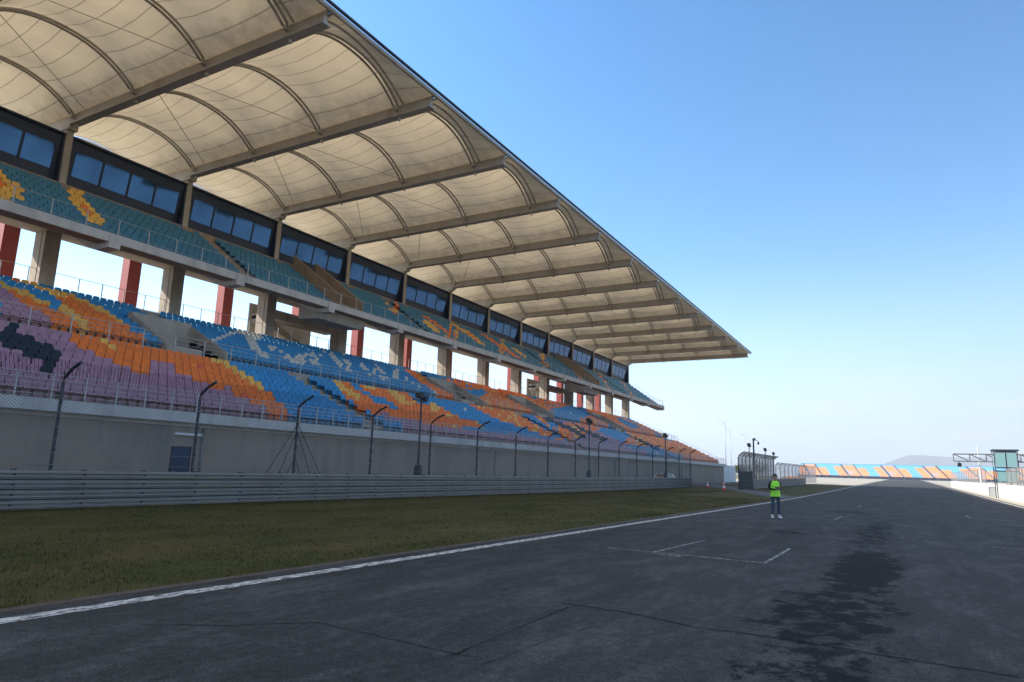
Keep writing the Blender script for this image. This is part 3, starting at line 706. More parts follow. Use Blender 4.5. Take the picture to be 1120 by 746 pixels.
# ------------------------------------------------------------------ seats
SP = .485
def seat_verts():
    """one moulded shell seat facing +X: pan, curved back with rounded shoulders, riser bracket"""
    m_ = MB(); w = .218
    # back: front and rear skins from an outline
    out = [(-w, .38), (w, .38), (w, .70), (w * .86, .765), (w * .5, .79), (-w * .5, .79), (-w * .86, .765), (-w, .70)]
    fx = lambda z: -.16 - (z - .38) * .16
    i = len(m_.v); n = len(out)
    m_.v += [(fx(z) + .0, y, z) for y, z in out] + [(fx(z) - .035, y, z) for y, z in out]
    m_.f.append(tuple(i + k for k in range(n))); m_.mi.append(0)
    m_.f.append(tuple(i + n + k for k in range(n - 1, -1, -1))); m_.mi.append(0)
    for k in range(n):
        k2 = (k + 1) % n; m_.f.append((i + k2, i + k, i + n + k, i + n + k2)); m_.mi.append(0)
    # pan with a turned-down lip
    m_.box(-.18, .20, -w, w, .385, .415); m_.box(.17, .205, -w, w, .33, .384)
    m_.box(-.17, -.12, -.16, .16, .02, .384)
    return m_
SV = seat_verts()
seat_mesh = {}
def seat_me(c):
    if c not in seat_mesh:
        me = bpy.data.meshes.new('stadium_seat'); me.from_pydata(SV.v, [], SV.f); me.materials.append(M['seat_' + c]); me.update(); seat_mesh[c] = me
    return seat_mesh[c]
LOWER_PATCHES = [
    ('L', [(18.05, -43.88), (18.56, -40.55), (18.67, -39.11), (18.7, -37.45), (18.58, -36.54), (18.44, -35.52), (18.42, -34.58), (18.81, -34.56), (19.12, -34.11), (19.28, -33.71), (19.63, -33.5), (19.65, -32.94), (20.29, -32.16), (21.74, -34.63), (22.84, -34.69), (23.11, -34.52), (22.66, -33.62), (23.55, -33.68), (23.06, -32.73), (23.83, -32.79), (23.68, -32.04), (25.05, -32.11), (24.45, -31.14), (25.4, -30.97), (24.61, -29.88), (25.45, -29.72), (25.83, -28.68), (23.53, -25.99), (11.72, -27.01)]),
    ('O', [(18.41, -44.83), (19.51, -44.07), (20.03, -42.33), (20.63, -42.56), (21.22, -43.39), (21.06, -46.4), (20.7, -47.16), (19.82, -45.99), (19.67, -46.89), (19.52, -47.8), (20.28, -49.14), (20.7, -48.23), (21.17, -46.65), (21.68, -45.49), (23.11, -45.96), (23.53, -45.04), (23.82, -43.89), (24.2, -42.81), (24.14, -41.83), (23.56, -39.42), (27.0, -38.49), (28.01, -38.31), (28.66, -36.35), (28.6, -34.64), (28.29, -33.21), (27.9, -31.82), (27.13, -30.9), (27.15, -29.61), (25.8, -27.92), (25.83, -28.68), (25.45, -29.72), (24.61, -29.88), (25.4, -30.97), (24.45, -31.14), (25.05, -32.11), (23.68, -32.04), (23.83, -32.79), (23.06, -32.73), (23.55, -33.68), (22.66, -33.62), (23.11, -34.52), (22.84, -34.69), (21.74, -34.63), (20.29, -32.16), (19.65, -32.94), (19.63, -33.5), (19.28, -33.71), (19.12, -34.11), (18.81, -34.56), (18.42, -34.58), (18.44, -35.52), (18.58, -36.54), (18.7, -37.45), (18.67, -39.11), (18.56, -40.55), (18.05, -43.88)]),
    ('B', [(19.24, -47.06), (20.25, -45.8), (20.82, -44.73), (21.22, -43.39), (20.08, -41.32), (19.47, -42.72), (18.46, -44.97)]),
    ('O', [(27.95, -31.96), (26.95, -29.22), (25.16, -27.19), (24.86, -28.19)]),
    ('Y', [(18.46, -44.97), (19.52, -44.15), (20.12, -42.54), (19.76, -41.72), (19.13, -43.18), (18.13, -44.1)]),
    ('Y', [(19.95, -48.69), (20.6, -47.97), (21.17, -46.65), (21.79, -45.73), (23.23, -46.22), (23.53, -45.04), (23.95, -44.13), (24.32, -43.04), (24.26, -42.05), (23.84, -41.28), (23.72, -41.91), (23.41, -43.07), (23.0, -43.96), (22.64, -44.97), (21.26, -44.54), (20.66, -45.44), (20.1, -46.71), (19.47, -47.42)]),
    ('Y', [(20.77, -42.65), (21.27, -42.49), (20.97, -39.81), (20.51, -38.88), (20.08, -39.19), (20.23, -41.12)]),
    ('Y', [(20.55, -38.35), (21.07, -38.47), (20.94, -37.34), (20.93, -36.56), (20.41, -35.58), (20.1, -35.82), (20.12, -36.7), (20.12, -37.48)]),
    ('Y', [(26.8, -38.18), (27.92, -38.27), (28.24, -37.29), (28.66, -36.35), (28.44, -35.14), (28.5, -34.34), (28.47, -33.53), (27.44, -32.08), (27.15, -32.13), (27.37, -33.08), (27.39, -34.13), (27.45, -35.09), (27.36, -36.24), (26.99, -37.02), (26.2, -37.29)]),
    ('N', [(15.52, -36.52), (16.17, -36.98), (15.64, -35.55), (16.51, -35.86), (16.14, -34.77), (17.01, -34.94), (16.63, -34.0), (16.91, -33.9), (16.28, -32.59), (15.47, -31.21), (15.05, -31.26), (15.41, -32.16), (14.61, -32.16), (14.91, -32.97), (14.16, -32.97), (14.35, -33.66), (14.51, -34.35), (15.01, -35.69), (15.25, -35.81)]),
    ('W', [(29.32, -40.5), (30.07, -41.58), (32.2, -43.1), (34.99, -45.58), (36.7, -47.04), (38.05, -47.11), (39.17, -46.84), (37.0, -44.61), (35.27, -45.14), (32.66, -42.96), (30.75, -41.39)]),
    ('W', [(36.39, -45.69), (36.76, -44.89), (35.09, -41.9), (34.54, -40.27), (33.24, -39.1), (33.3, -40.29), (34.65, -42.97)]),
    ('W', [(37.08, -43.68), (37.9, -43.66), (36.3, -41.86), (35.81, -42.02)]),
    ('W', [(37.59, -42.96), (38.08, -42.97), (37.09, -41.82), (36.62, -41.81)]),
    ('W', [(37.37, -41.94), (38.0, -42.0), (37.03, -40.89), (36.43, -40.84)]),
    ('W', [(37.26, -41.16), (39.11, -41.51), (37.61, -39.86), (36.37, -39.94)]),
    ('W', [(39.31, -42.72), (40.1, -43.03), (37.66, -40.24), (37.29, -40.46)]),
    ('W', [(40.82, -43.72), (41.36, -43.74), (39.95, -42.21), (39.44, -42.2)]),
    ('W', [(42.0, -44.2), (42.91, -44.37), (41.7, -43.08), (40.83, -42.94)]),
    ('W', [(43.27, -44.52), (43.85, -44.55), (42.9, -43.56), (42.34, -43.53)]),
    ('W', [(40.59, -42.45), (41.45, -42.59), (39.71, -40.43), (38.81, -40.11), (38.93, -40.89)]),
    ('W', [(46.02, -46.08), (46.66, -46.12), (44.88, -43.5), (44.49, -42.54), (43.18, -41.48), (43.06, -42.02), (44.57, -44.0)]),
    ('W', [(46.18, -44.2), (48.0, -44.9), (45.31, -42.43), (43.42, -40.4), (42.69, -40.35), (44.71, -42.42)]),
    ('W', [(48.54, -44.45), (49.25, -44.27), (47.24, -42.08), (46.11, -41.5), (47.05, -43.05)]),
    ('W', [(49.8, -43.81), (50.27, -43.76), (47.39, -41.31), (46.96, -41.37)]),
    ('W', [(51.71, -45.17), (51.43, -43.94), (50.67, -42.81), (49.23, -41.91), (49.69, -43.13)]),
    ('W', [(48.2, -41.57), (48.75, -40.93), (47.26, -39.87), (46.57, -40.25)]),
    ('W', [(53.8, -44.76), (55.08, -44.97), (51.78, -41.87), (50.23, -41.39)]),
    ('W', [(53.58, -42.88), (54.34, -42.9), (52.57, -41.47), (51.85, -41.47)]),
    ('W', [(53.03, -41.61), (53.54, -41.55), (51.82, -40.19), (51.13, -40.2)]),
    ('W', [(52.03, -39.01), (52.73, -38.99), (51.5, -38.06), (50.61, -38.03)]),
    ('O', [(38.29, -37.84), (39.51, -37.36), (39.33, -35.63), (38.68, -33.55), (39.75, -32.85), (40.66, -32.26), (38.2, -30.17), (36.63, -30.61), (35.43, -31.65), (35.64, -33.14), (36.71, -35.56)]),
    ('O', [(41.22, -38.4), (42.63, -38.29), (43.24, -37.2), (44.45, -36.63), (44.71, -35.45), (42.95, -34.02), (41.05, -34.42), (39.95, -35.63)]),
    ('O', [(44.92, -37.85), (47.67, -37.85), (45.01, -34.13), (43.91, -32.07), (40.66, -29.4), (39.6, -30.11), (39.11, -30.91), (40.95, -32.94), (42.08, -34.83)]),
    ('O', [(42.45, -36.11), (46.42, -38.08), (45.45, -35.45), (46.74, -34.68), (46.48, -32.37), (48.14, -31.64), (46.52, -30.55), (42.7, -30.3), (40.11, -30.93), (40.19, -32.32)]),
    ('O', [(57.37, -46.49), (58.91, -45.79), (58.85, -43.84), (59.57, -42.64), (59.28, -40.26), (54.47, -37.16), (53.78, -38.43), (54.45, -40.51), (55.37, -42.99)]),
    ('O', [(47.0, -35.27), (48.62, -35.08), (48.65, -32.93), (51.31, -31.79), (49.12, -30.6), (46.24, -31.0), (44.73, -32.22)]),
    ('Y', [(38.39, -38.04), (38.8, -37.66), (38.13, -35.63), (38.13, -34.51), (36.96, -33.15), (36.5, -33.35), (36.69, -34.61), (37.15, -36.0)]),
    ('Y', [(42.02, -37.93), (43.2, -37.37), (42.37, -36.44), (40.95, -36.74)]),
    ('Y', [(45.24, -38.13), (46.04, -37.98), (44.41, -35.2), (43.31, -33.93), (42.55, -34.27), (43.51, -36.03)]),
    ('Y', [(48.1, -35.7), (49.01, -35.17), (47.69, -33.81), (46.56, -33.76)]),
    ('L', [(38.76, -31.14), (41.0, -30.33), (44.5, -30.26), (47.0, -29.97), (52.5, -29.85), (49.26, -27.98), (35.43, -28.39)]),
    ('L', [(37.05, -31.4), (38.76, -31.14), (37.44, -30.05), (35.82, -30.33)]),
    ('O', [(56.93, -37.51), (73.77, -44.8), (72.31, -41.24), (75.48, -38.82), (67.81, -33.25), (69.3, -30.18), (65.27, -29.98), (61.5, -30.76), (59.14, -32.62), (56.39, -34.14)]),
    ('O', [(78.89, -54.09), (82.75, -53.47), (81.62, -48.09), (82.92, -43.67), (78.79, -40.81), (71.58, -40.82), (70.35, -43.36), (72.08, -47.93)]),
    ('O', [(78.85, -48.51), (84.55, -48.29), (85.29, -42.74), (87.64, -40.3), (83.27, -40.33), (77.51, -42.16)]),
    ('B', [(66.82, -38.08), (70.64, -37.17), (67.84, -32.82), (65.54, -30.41), (63.76, -30.62), (65.25, -33.75)]),
    ('L', [(78.78, -38.93), (89.06, -38.82), (87.74, -34.45), (84.68, -30.49), (92.34, -29.31), (122.28, -27.46), (117.1, -26.31), (76.39, -27.51), (66.26, -28.86), (73.24, -35.93)]),
    ('N', [(73.94, -37.77), (75.5, -37.81), (75.51, -37.05), (76.31, -36.19), (77.11, -35.57), (77.12, -34.58), (76.34, -33.26), (74.82, -32.13), (72.64, -31.87), (73.31, -33.33), (72.56, -34.16), (72.52, -35.34), (71.76, -36.17)]),
    ('N', [(81.35, -37.27), (81.33, -36.21), (81.3, -35.17), (82.15, -34.26), (82.11, -32.99), (82.09, -32.23), (78.72, -31.86), (77.92, -32.97), (77.92, -34.44)]),
    ('B', [(86.38, -44.46), (92.68, -43.38), (93.38, -39.24), (97.44, -35.08), (95.68, -30.37), (91.38, -30.03), (87.63, -32.84), (84.05, -36.63), (83.27, -40.33)]),
    ('O', [(115.59, -51.15), (119.96, -48.58), (111.52, -40.15), (108.85, -34.53), (113.34, -32.08), (127.94, -28.72), (115.99, -27.82), (103.97, -30.14), (100.25, -33.93), (101.73, -39.34), (104.61, -44.79)]),
    ('N', [(101.86, -36.23), (101.02, -34.91), (102.14, -34.13), (101.94, -32.91), (97.08, -32.45), (97.28, -33.9)]),
    ('O', [(116.73, -49.08), (126.17, -45.42), (138.1, -39.98), (132.73, -31.46), (127.94, -28.72), (116.34, -29.1), (107.05, -32.48), (105.12, -36.32), (107.48, -41.56)]),
    ('B', [(121.21, -50.02), (122.16, -43.97), (126.32, -40.05), (125.09, -36.23), (119.34, -37.02), (111.52, -40.15)]),
    ('O', [(75.43, -43.03), (77.52, -40.81), (82.37, -41.27), (86.38, -44.46), (85.51, -47.3)]),
    ('L', [(53.69, -30.53), (60.49, -30.25), (68.67, -29.91), (65.12, -28.36), (49.95, -28.37)]),
]

def bbox(p): return min(a for a, b in p), max(a for a, b in p), min(b for a, b in p), max(b for a, b in p)
LP = [(c, p, bbox(p)) for c, p in LOWER_PATCHES]
UPPER_PATCHES = [('Y', [(15.5, -45.6), (17.6, -45.6), (18.2, -44.0), (18.2, -43.0), (17.4, -41.4), (16.0, -41.2)]), ('O', [(16.2, -45.0), (17.4, -44.8), (17.6, -43.4), (16.4, -42.8)]),
    ('Y', [(22.0, -46.8), (23.1, -46.9), (22.6, -45.0), (22.5, -43.4), (22.4, -42.2), (21.8, -41.2), (21.2, -41.8), (21.2, -43.5), (20.9, -44.2), (21.9, -46)]), ('O', [(21.5, -44.4), (22.2, -44.3), (22.1, -42.9), (21.6, -42.9)]),
    ('O', [(59.2, -45.6), (60.8, -45.2), (61, -42), (59.6, -42)]), ('Y', [(66, -46), (69, -45.8), (68, -42), (66.2, -42)]), ('O', [(67.3, -45), (68.4, -45), (67.8, -43), (67, -43)]),
    ('Y', [(56.5, -43.5), (59, -44.5), (59, -43), (57, -41.2)]), ('O', [(72, -46.2), (74, -46), (76, -42), (74, -41.5)]), ('Y', [(78, -45), (80, -45), (80, -43), (78, -42.5)])]
UP = [(c, p, bbox(p)) for c, p in UPPER_PATCHES]
rnd = random.Random(5)
def lower_colour(y, x):
    c = 'L' if y < 14.5 and x > -38.5 and sin(y * .7) + (x + 38) * .1 > -.6 else ('O' if y < 16 and x > -42 else 'B')
    for col, p, (a, b, d, e) in LP:
        if a <= y <= b and d <= x <= e and inpoly(p, y, x): c = col
    if y > 63 and c in 'BL' and x < -31.5 and sin(.27 * y + .95 * x + 1.0) > .12 and rnd.random() < .88: c = 'O'
    if y > 44 and c == 'O' and rnd.random() < .13: c = 'Y'
    elif y > 44 and c == 'B' and rnd.random() < .018: c = 'W'
    elif y > 60 and c == 'L' and rnd.random() < .07: c = 'B'
    elif 24 < y < 26 and c == 'O' and rnd.random() < .02: c = 'K'
    return c
def upper_colour(y, x):
    c = 'T'
    for col, p, (a, b, d, e) in UP:
        if a <= y <= b and d <= x <= e and inpoly(p, y, x): c = col
    if y > 52 and c == 'T' and sin(y * .55 + x * .9) > .80 and rnd.random() < .5: c = 'O' if rnd.random() < .5 else 'Y'
    return c
seats = []          # (x, y, z, colour, row, lower?)
def within(y, spans, pad=.24): return any(a - pad < y < b + pad for a, b in spans)
ncol = int((YE - .5 + 4) / SP)
for k in range(22):
    if k in (10, 11): continue
    x = lx(k)
    for j in range(ncol):
        y = -4 + j * SP + .24
        if y > YE - .5: continue
        if k < 10 and within(y, AISLE_F): continue
        if 12 <= k <= 16 and within(y, VOMS, .4): continue
        if k >= 17 and within(y, AISLE_R): continue
        seats.append((x, y, ltread(k), lower_colour(y, x), k, True))
for k in range(9):
    x = ux(k)
    for j in range(ncol):
        y = -4 + j * SP + .24
        if y > YE - .5 or within(y, ((32.1, 33.3), (53.9, 55.0), (83.6, 84.6), (111.5, 112.5), (9.5, 10.6))) or within(y, UPV, .3): continue
        if within(y, [(yc - .3, yc + .3) for yc in YC], .1) and k == 8: continue
        seats.append((x, y, utread(k), upper_colour(y, x), k, False))
cand = []
for i, (x, y, z, c, k, low) in enumerate(seats):
    u, v = PX((x - .2, y, z + .6))
    if 2 < u < 1118 and 2 < v < 744:
        cand.append(((x * x + y * y + (z - 1.0) ** 2), i))
cand.sort(); pick = set(i for _, i in cand[:300])
CN = {'B': 'blue', 'O': 'orange', 'Y': 'yellow', 'L': 'lilac', 'N': 'navy', 'W': 'white', 'T': 'teal', 'K': 'red'}
order = {}
for i in sorted(pick, key=lambda q: seats[q][1]):
    x, y, z, c, k, low = seats[i]
    order.setdefault((k, low), []).append(i)
for (k, low), ids in order.items():
    for n_, i in enumerate(ids):
        x, y, z, c, _, _ = seats[i]
        o = bpy.data.objects.new('stadium_seat', seat_me(c)); COL.objects.link(o)
        o.location = (x, y, z); o.rotation_euler = (0, 0, rnd.uniform(-.03, .03))
        tag(o, '%s plastic seat, %s row above front railing, %s from picture\'s left edge' % (CN[c], ordinal(k + 1), ordinal(n_ + 1)), 'seat', 'plastic seats nearest the camera in the lower tier')
mb = MB(); keys = ['B', 'O', 'Y', 'L', 'N', 'W', 'T', 'K']; ki = {c: i for i, c in enumerate(keys)}
nv = len(SV.v)
for i, (x, y, z, c, k, low) in enumerate(seats):
    if i in pick: continue
    base = len(mb.v); j = rnd.uniform(-.012, .012); jz = rnd.uniform(-.006, .006)
    mb.v += [(a + x + j, b + y, d + z + jz) for a, b, d in SV.v]
    mb.f += [tuple(q + base for q in f) for f in SV.f]; mb.mi += [ki[c]] * len(SV.f)
st = mb.build('stadium_seating', [M['seat_' + c] for c in keys])
tag(st, 'thousands of blue, orange, lilac, yellow and teal plastic seats filling both grandstand tiers', 'seating', kind='stuff')

# ------------------------------------------------------------------ catch fences and guardrails
def guardrail(name, x, y0, y1, label, face=1, zs=(.165, .46, .755, 1.05), sp=2.0, tan_end=False):
    g = empty(name, (x, y0, 0)); tag(g, label, 'guardrail', 'guardrails along the left verge')
    w = [(0, .155), (.012, .155), (.012, .125), (.09, .095), (.09, .045), (.02, .015), (.02, -.015), (.09, -.045), (.09, -.095), (.012, -.125), (.012, -.155), (0, -.155), (0, -.125), (.075, -.09), (.075, -.05), (.005, -.02), (.005, .02), (.075, .05), (.075, .09), (0, .125)]
    ys = [y0] + [y0 + 4 * k for k in range(1, int((y1 - y0) / 4) + 1)] + [y1]
    for zc in zs:
        m_ = MB(); rj = random.Random(int(zc * 100))
        for a, b in zip(ys, ys[1:]):
            if b - a < .05: continue
            za, zb = hgt(a), hgt(b); ja = rj.uniform(-.008, .008); n = len(w); i = len(m_.v)
            m_.v += [(face * dx + ja, a - y0 + .004, dz * .82 + zc + za) for dx, dz in w] + [(face * dx + ja, b - y0 - .004, dz * .82 + zc + zb) for dx, dz in w]
            for k in range(n):
                k2 = (k + 1) % n; m_.f.append((i + k, i + k2, i + n + k2, i + n + k)); m_.mi.append(0)
            m_.f.append(tuple(i + k for k in range(n))); m_.mi.append(0); m_.f.append(tuple(i + n + k for k in range(n))); m_.mi.append(0)
        m_.cur = 1; y = y0 + .5
        while y < y1:
            m_.box(face * .021 if face > 0 else -.06, .06 if face > 0 else -.021, y - y0 - .035, y - y0 + .035, zc + hgt(y) - .03, zc + hgt(y) + .03); y += sp
        m_.build('rail_beam', [M['galv'], M['dark_steel']], g, fix=True)
    ry = [y0] + [y0 + 8 * k for k in range(1, int((y1 - y0) / 8) + 1)] + [y1]
    for zc in (zs[0] + .15, zs[1] + .15, zs[2] + .15):
        m_ = MB()
        for a, b in zip(ry, ry[1:]):
            if b - a < .05: continue
            x0, x1 = (-.20, -.14) if face > 0 else (.14, .20); i = len(m_.v)
            m_.v += [(x0, a - y0, zc - .09 + hgt(a)), (x1, a - y0, zc - .09 + hgt(a)), (x1, a - y0, zc + .09 + hgt(a)), (x0, a - y0, zc + .09 + hgt(a)), (x0, b - y0, zc - .09 + hgt(b)), (x1, b - y0, zc - .09 + hgt(b)), (x1, b - y0, zc + .09 + hgt(b)), (x0, b - y0, zc + .09 + hgt(b))]
            for q in ((0, 1, 2, 3), (4, 5, 6, 7), (0, 1, 5, 4), (1, 2, 6, 5), (2, 3, 7, 6), (3, 0, 4, 7)): m_.f.append(tuple(i + k for k in q)); m_.mi.append(0)
        m_.build('rear_beam', M['dark_steel'], g, fix=True)  # backing strips added in dark so the gaps between beams look shaded
    pm = MB(); pm.box(-.11, -.02, -.06, -.045, -.3, zs[-1] + .16); pm.box(-.11, -.02, .045, .06, -.3, zs[-1] + .16); pm.box(-.07, -.055, -.045, .045, -.3, zs[-1] + .16)
    if face < 0: pm.v = [(-a, b, c) for a, b, c in pm.v]
    bmx = MB()
    first = None; y = y0 + .5
    while y < y1:
        if first is None: first = o = pm.build('guardrail_post', M['dark_steel'], g)
        else: o = first.copy(); COL.objects.link(o); o.parent = g
        o.location = (0, y - y0, hgt(y)); y += sp
    return g
guardrail('guardrail', -22.7, -16.0, 84.7, 'long four-beam galvanised guardrail running along the grass below the grandstand')
guardrail('guardrail', -15.6, 84.8, 134, 'shorter four-beam guardrail behind the person, starting beside the access road')

def catch_fence(name, x, ys, bend, top, arm, label, cables, m='mesh', post_r=.052, mpanel=True, light=False, guys=None):
    f = empty(name, (x, ys[0], 0)); tag(f, label, 'fence')
    pts = [(0, 0, -.2), (0, 0, bend - .12), (.03, 0, bend), (arm * .5, 0, bend + (top - bend) * .62), (arm, 0, top)]
    pm = MB(); pm.tube(pts, post_r, 8)
    for zc in (.5, 1.3, 1.8, 2.3, 2.8, 3.3): 
        if zc < bend: pm.box(.02, .085, -.03, .03, zc - .03, zc + .03)
    first = None
    for y in ys:
        if first is None: first = o = pm.build('fence_post', M['dark_steel' if not light else 'lamp_grey'], f, smooth=False)
        else: o = first.copy(); COL.objects.link(o); o.parent = f
        o.location = (0, y - ys[0], hgt(y))
    for a, b in zip(ys, ys[1:]):
        m_ = MB(); za, zb = hgt(a), hgt(b); c = b - a
        m_.face([(.06, 0, .1 + za), (.06, c, .1 + zb), (.06, c, bend + zb), (.06, 0, bend + za)])
        m_.face([(.06, 0, bend + za), (.06, c, bend + zb), (arm, c, top + zb), (arm, 0, top + za)])
        o = m_.build('wire_panel', M[m], f); o.location = (0, a - ys[0], 0)
    for zc in cables:
        m_ = MB(); m_.tube([(.075, y - ys[0], zc + hgt(y)) for y in ys], .009, 5); m_.build('fence_cable', M['galv'], f)
    if guys:
        for (y, yb, zt) in guys:
            m_ = MB(); m_.tube([(.02, y - ys[0], zt), (-.05, yb - ys[0], .2)], .016, 5); m_.build('brace_wire', M['dark_steel'], f)
    return f
ysf = [11.58 + 4.889 * k for k in range(-4, 16)]
catch_fence('catch_fence', -22.93, ysf, 4.05, 4.5, .85, 'tall dark chain-link catch fence with bent posts behind the long guardrail', (1.35, 1.72, 2.1, 2.5, 2.95, 3.4, 3.9),
            guys=[(21.36, 19.3, 3.3), (21.36, 20.2, 3.0), (21.36, 22.9, 3.0), (21.36, 23.7, 3.3), (21.36, 20.6, 1.9), (21.36, 22.2, 1.9)])
ysf2 = [82.0 + 2.2 * k for k in range(0, 12)]
catch_fence('catch_fence', -16.6, ysf2, 3.75, 4.3, .75, 'dense dark catch fence with hooked post tops left of the person', (1.0, 2.0, 3.0), m='mesh_dense', post_r=.06)
ysf3 = [108.6 + 4.4 * k for k in range(0, 13)]
catch_fence('catch_fence', -16.7, ysf3, 3.1, 3.5, .5, 'pale far catch fence in the sun beyond the dark fence', (1.2, 2.2), m='mesh_light', post_r=.06, light=True)  # sunlit run of the dark fence; the sunlight is put into its pale colour

# dark gate panel added for the dense mesh and darkness behind it
g = empty('dark_infill', (-16.5, 82.25, hgt(82)), math.atan2(2.5, .95)); tag(g, 'solid dark gate standing at the start of the second catch fence', 'infill')
m_ = MB(); m_.box(.05, 2.45, -.03, .03, .08, 2.05); m_.build('infill_panel', M['black'], g)
for x in (0, 2.5):
    m_ = MB(); m_.box(x - .05, x + .05, -.05, .05, -.1, 2.2); m_.build('infill_post', M['dark_steel'], g)
m_ = MB(); m_.box(.06, 2.44, -.05, -.031, 2.0, 2.08); m_.box(.06, 2.44, -.05, -.031, 1.0, 1.08); m_.build('infill_rail', M['dark_steel'], g)

# ------------------------------------------------------------------ masts, lamps
def camera_mast(x, y, ztop, label, box=True, arms=True):
    h = hgt(y); g = empty('speaker_mast', (x, y, h)); tag(g, label, 'mast', 'equipment masts along the fence'); H_ = ztop - h
    m_ = MB(); m_.tube([(0, 0, -.1), (0, 0, H_ - .2)], .055, 8); m_.build('pole', M['dark_steel'], g, smooth=True)
    if box:
        m_ = MB(); m_.box(-.17, .17, -.17, .17, .25, 1.45); m_.prism_x([(-.17, 1.45), (.17, 1.45), (.06, 1.75), (-.06, 1.75)], -.17, .17); m_.build('base_cabinet', M['dark_steel'], g, fix=True)
    m_ = MB(); m_.box(-.05, .05, -.75, .45, H_ - .55, H_ - .45); m_.build('cross_arm', M['dark_steel'], g)
    for (yy, zz, s) in ((-.25, H_ - .2, 1), (.22, H_ - .35, .9)):
        m_ = MB(); m_.prism_x([(-.16 * s, -.12 * s), (.16 * s, -.18 * s), (.2 * s, .16 * s), (-.12 * s, .14 * s)], -.18, .2); m_.v = [(a, b + yy, c + zz) for a, b, c in m_.v]
        m_.build('speaker_horn', M['black'], g, fix=True)
    m_ = MB(); m_.tube([(0, .1, H_ - .45), (0, .5, H_ - .2)], .03, 5); m_.build('bracket', M['dark_steel'], g)
    return g
camera_mast(-24.5, 32.2, 5.95, 'dark speaker mast with a base cabinet between the fourth and fifth near fence posts')
camera_mast(-24.6, 57.4, 6.45, 'slim dark speaker mast behind the middle of the long catch fence')
camera_mast(-24.7, 80.6, 6.5, 'dark speaker mast near the far end of the long guardrail')
camera_mast(-17.6, 94, 6.0, 'speaker mast just left of the tall dark pole', box=False)
camera_mast(-18.6, 112, 6.1, 'speaker mast just right of the tall dark pole', box=False)
camera_mast(-20.2, 130, 6.1, 'farthest speaker mast rising over the dark catch fence', box=False)
g = empty('utility_pole', (-17.25, 95.2, hgt(95))); tag(g, 'thick dark pole with a small side lamp above the hooked fence', 'pole')
m_ = MB(); m_.tube([(0, 0, -.2), (0, 0, 6.35)], .13, 10, .10); m_.build('pole', M['dark_steel'], g, smooth=True)
m_ = MB(); m_.tube([(0, 0, 6.1), (.55, 0, 6.15), (.62, 0, 5.9)], .035, 6); m_.build('bracket', M['dark_steel'], g)
m_ = MB(); m_.tube([(.62, 0, 5.95), (.62, 0, 5.75), (.62, 0, 5.6)], .10, 8, .14); m_.build('lamp_head', M['black'], g, smooth=True)
m_ = MB(); m_.box(-.08, .3, -.1, .1, 6.2, 6.42); m_.build('camera_housing', M['dark_steel'], g)

def street_lamp(x, y, ztop, label, n=2):
    h = hgt(y); g = empty('street_lamp', (x, y, h)); tag(g, label, 'street lamp', 'tall street lamps beyond the grandstand'); H_ = ztop - h
    m_ = MB(); m_.tube([(0, 0, -.2), (0, 0, H_)], .10, 8, .06); m_.build('pole', M['lamp_grey'], g, smooth=True)
    m_ = MB(); m_.tube([(0, 0, H_ - .3), (-.5, -.1, H_ + .05), (-1.5, -.2, H_ + .2)], .04, 6); m_.build('lamp_arm', M['lamp_grey'], g, smooth=True)
    m_ = MB(); m_.prism([(-1.3, H_ + .13), (-2.2, H_ + .22), (-2.2, H_ + .32), (-1.4, H_ + .3)], -.36, -.06); m_.build('lamp_head', M['white'], g, fix=True)
    return g
street_lamp(-31.8, 145, 12.6, 'tallest pale street lamp standing just past the grandstand end')
street_lamp(-34.6, 163, 12.4, 'slim street lamp right behind the tallest lamp')
street_lamp(-35.2, 182, 12.2, 'third street lamp from the grandstand end, small arm')
street_lamp(-37.2, 200, 12.0, 'farthest street lamp, faint against the sky')

# ------------------------------------------------------------------ white wall past the stand, cones
def rough_wall(name, x, y0, y1, z, t, m, label, cat):
    mb = MB(); h0 = hgt(y0); h1 = hgt(y1)
    mb.face([(x, y0, -.3), (x, y1, -.3), (x, y1, z + h1 - .3), (x, y0, z + h0)]); mb.face([(x - t, y0, -.3), (x - t, y1, -.3), (x - t, y1, z + h1 - .3), (x - t, y0, z + h0)])
    mb.face([(x, y0, z + h0), (x, y1, z + h1 - .3), (x - t, y1, z + h1 - .3), (x - t, y0, z + h0)]); mb.face([(x, y0, -.3), (x, y0, z + h0), (x - t, y0, z + h0), (x - t, y0, -.3)]); mb.face([(x, y1, -.3), (x, y1, z + h1 - .3), (x - t, y1, z + h1 - .3), (x - t, y1, -.3)])
    return tag(mb.build(name, m, fix=True), label, cat)
rough_wall('boundary_wall', -29.05, YE + .03, 140.6, 3.25, .3, M['white_wall'], 'plain white wall continuing past the far end of the grandstand', 'wall')
def cone(x, y, label):
    h = hgt(y); g = empty('traffic_cone', (x, y, h)); tag(g, label, 'traffic cone', 'traffic cones on the access road')
    m_ = MB(); m_.box(-.22, .22, -.22, .22, .008, .05); m_.build('base', M['black'], g)
    zs = [(.05, .175, 'R'), (.30, .135, 'R'), (.30, .135, 'W'), (.52, .10, 'W'), (.52, .10, 'R'), (.68, .075, 'R'), (.68, .075, 'W'), (.82, .05, 'W'), (.82, .05, 'R'), (.95, .03, 'R')]
    for c, name, mm in (('R', 'cone_body', 'cone_red'), ('W', 'reflective_band', 'white')):
        m_ = MB()
        q = [(z, r) for z, r, k in zs if k == c]
        for (z0, r0), (z1, r1) in zip(q[::2], q[1::2]):
            m_.tube([(0, 0, z0), (0, 0, z1)], r0, 14, r1)
        m_.build(name, M[mm], g, smooth=False)
cone(-20.3, 82.6, 'red and white traffic cone near the end of the long guardrail')
cone(-16.6, 74.4, 'red and white traffic cone on the grass edge nearer the person')

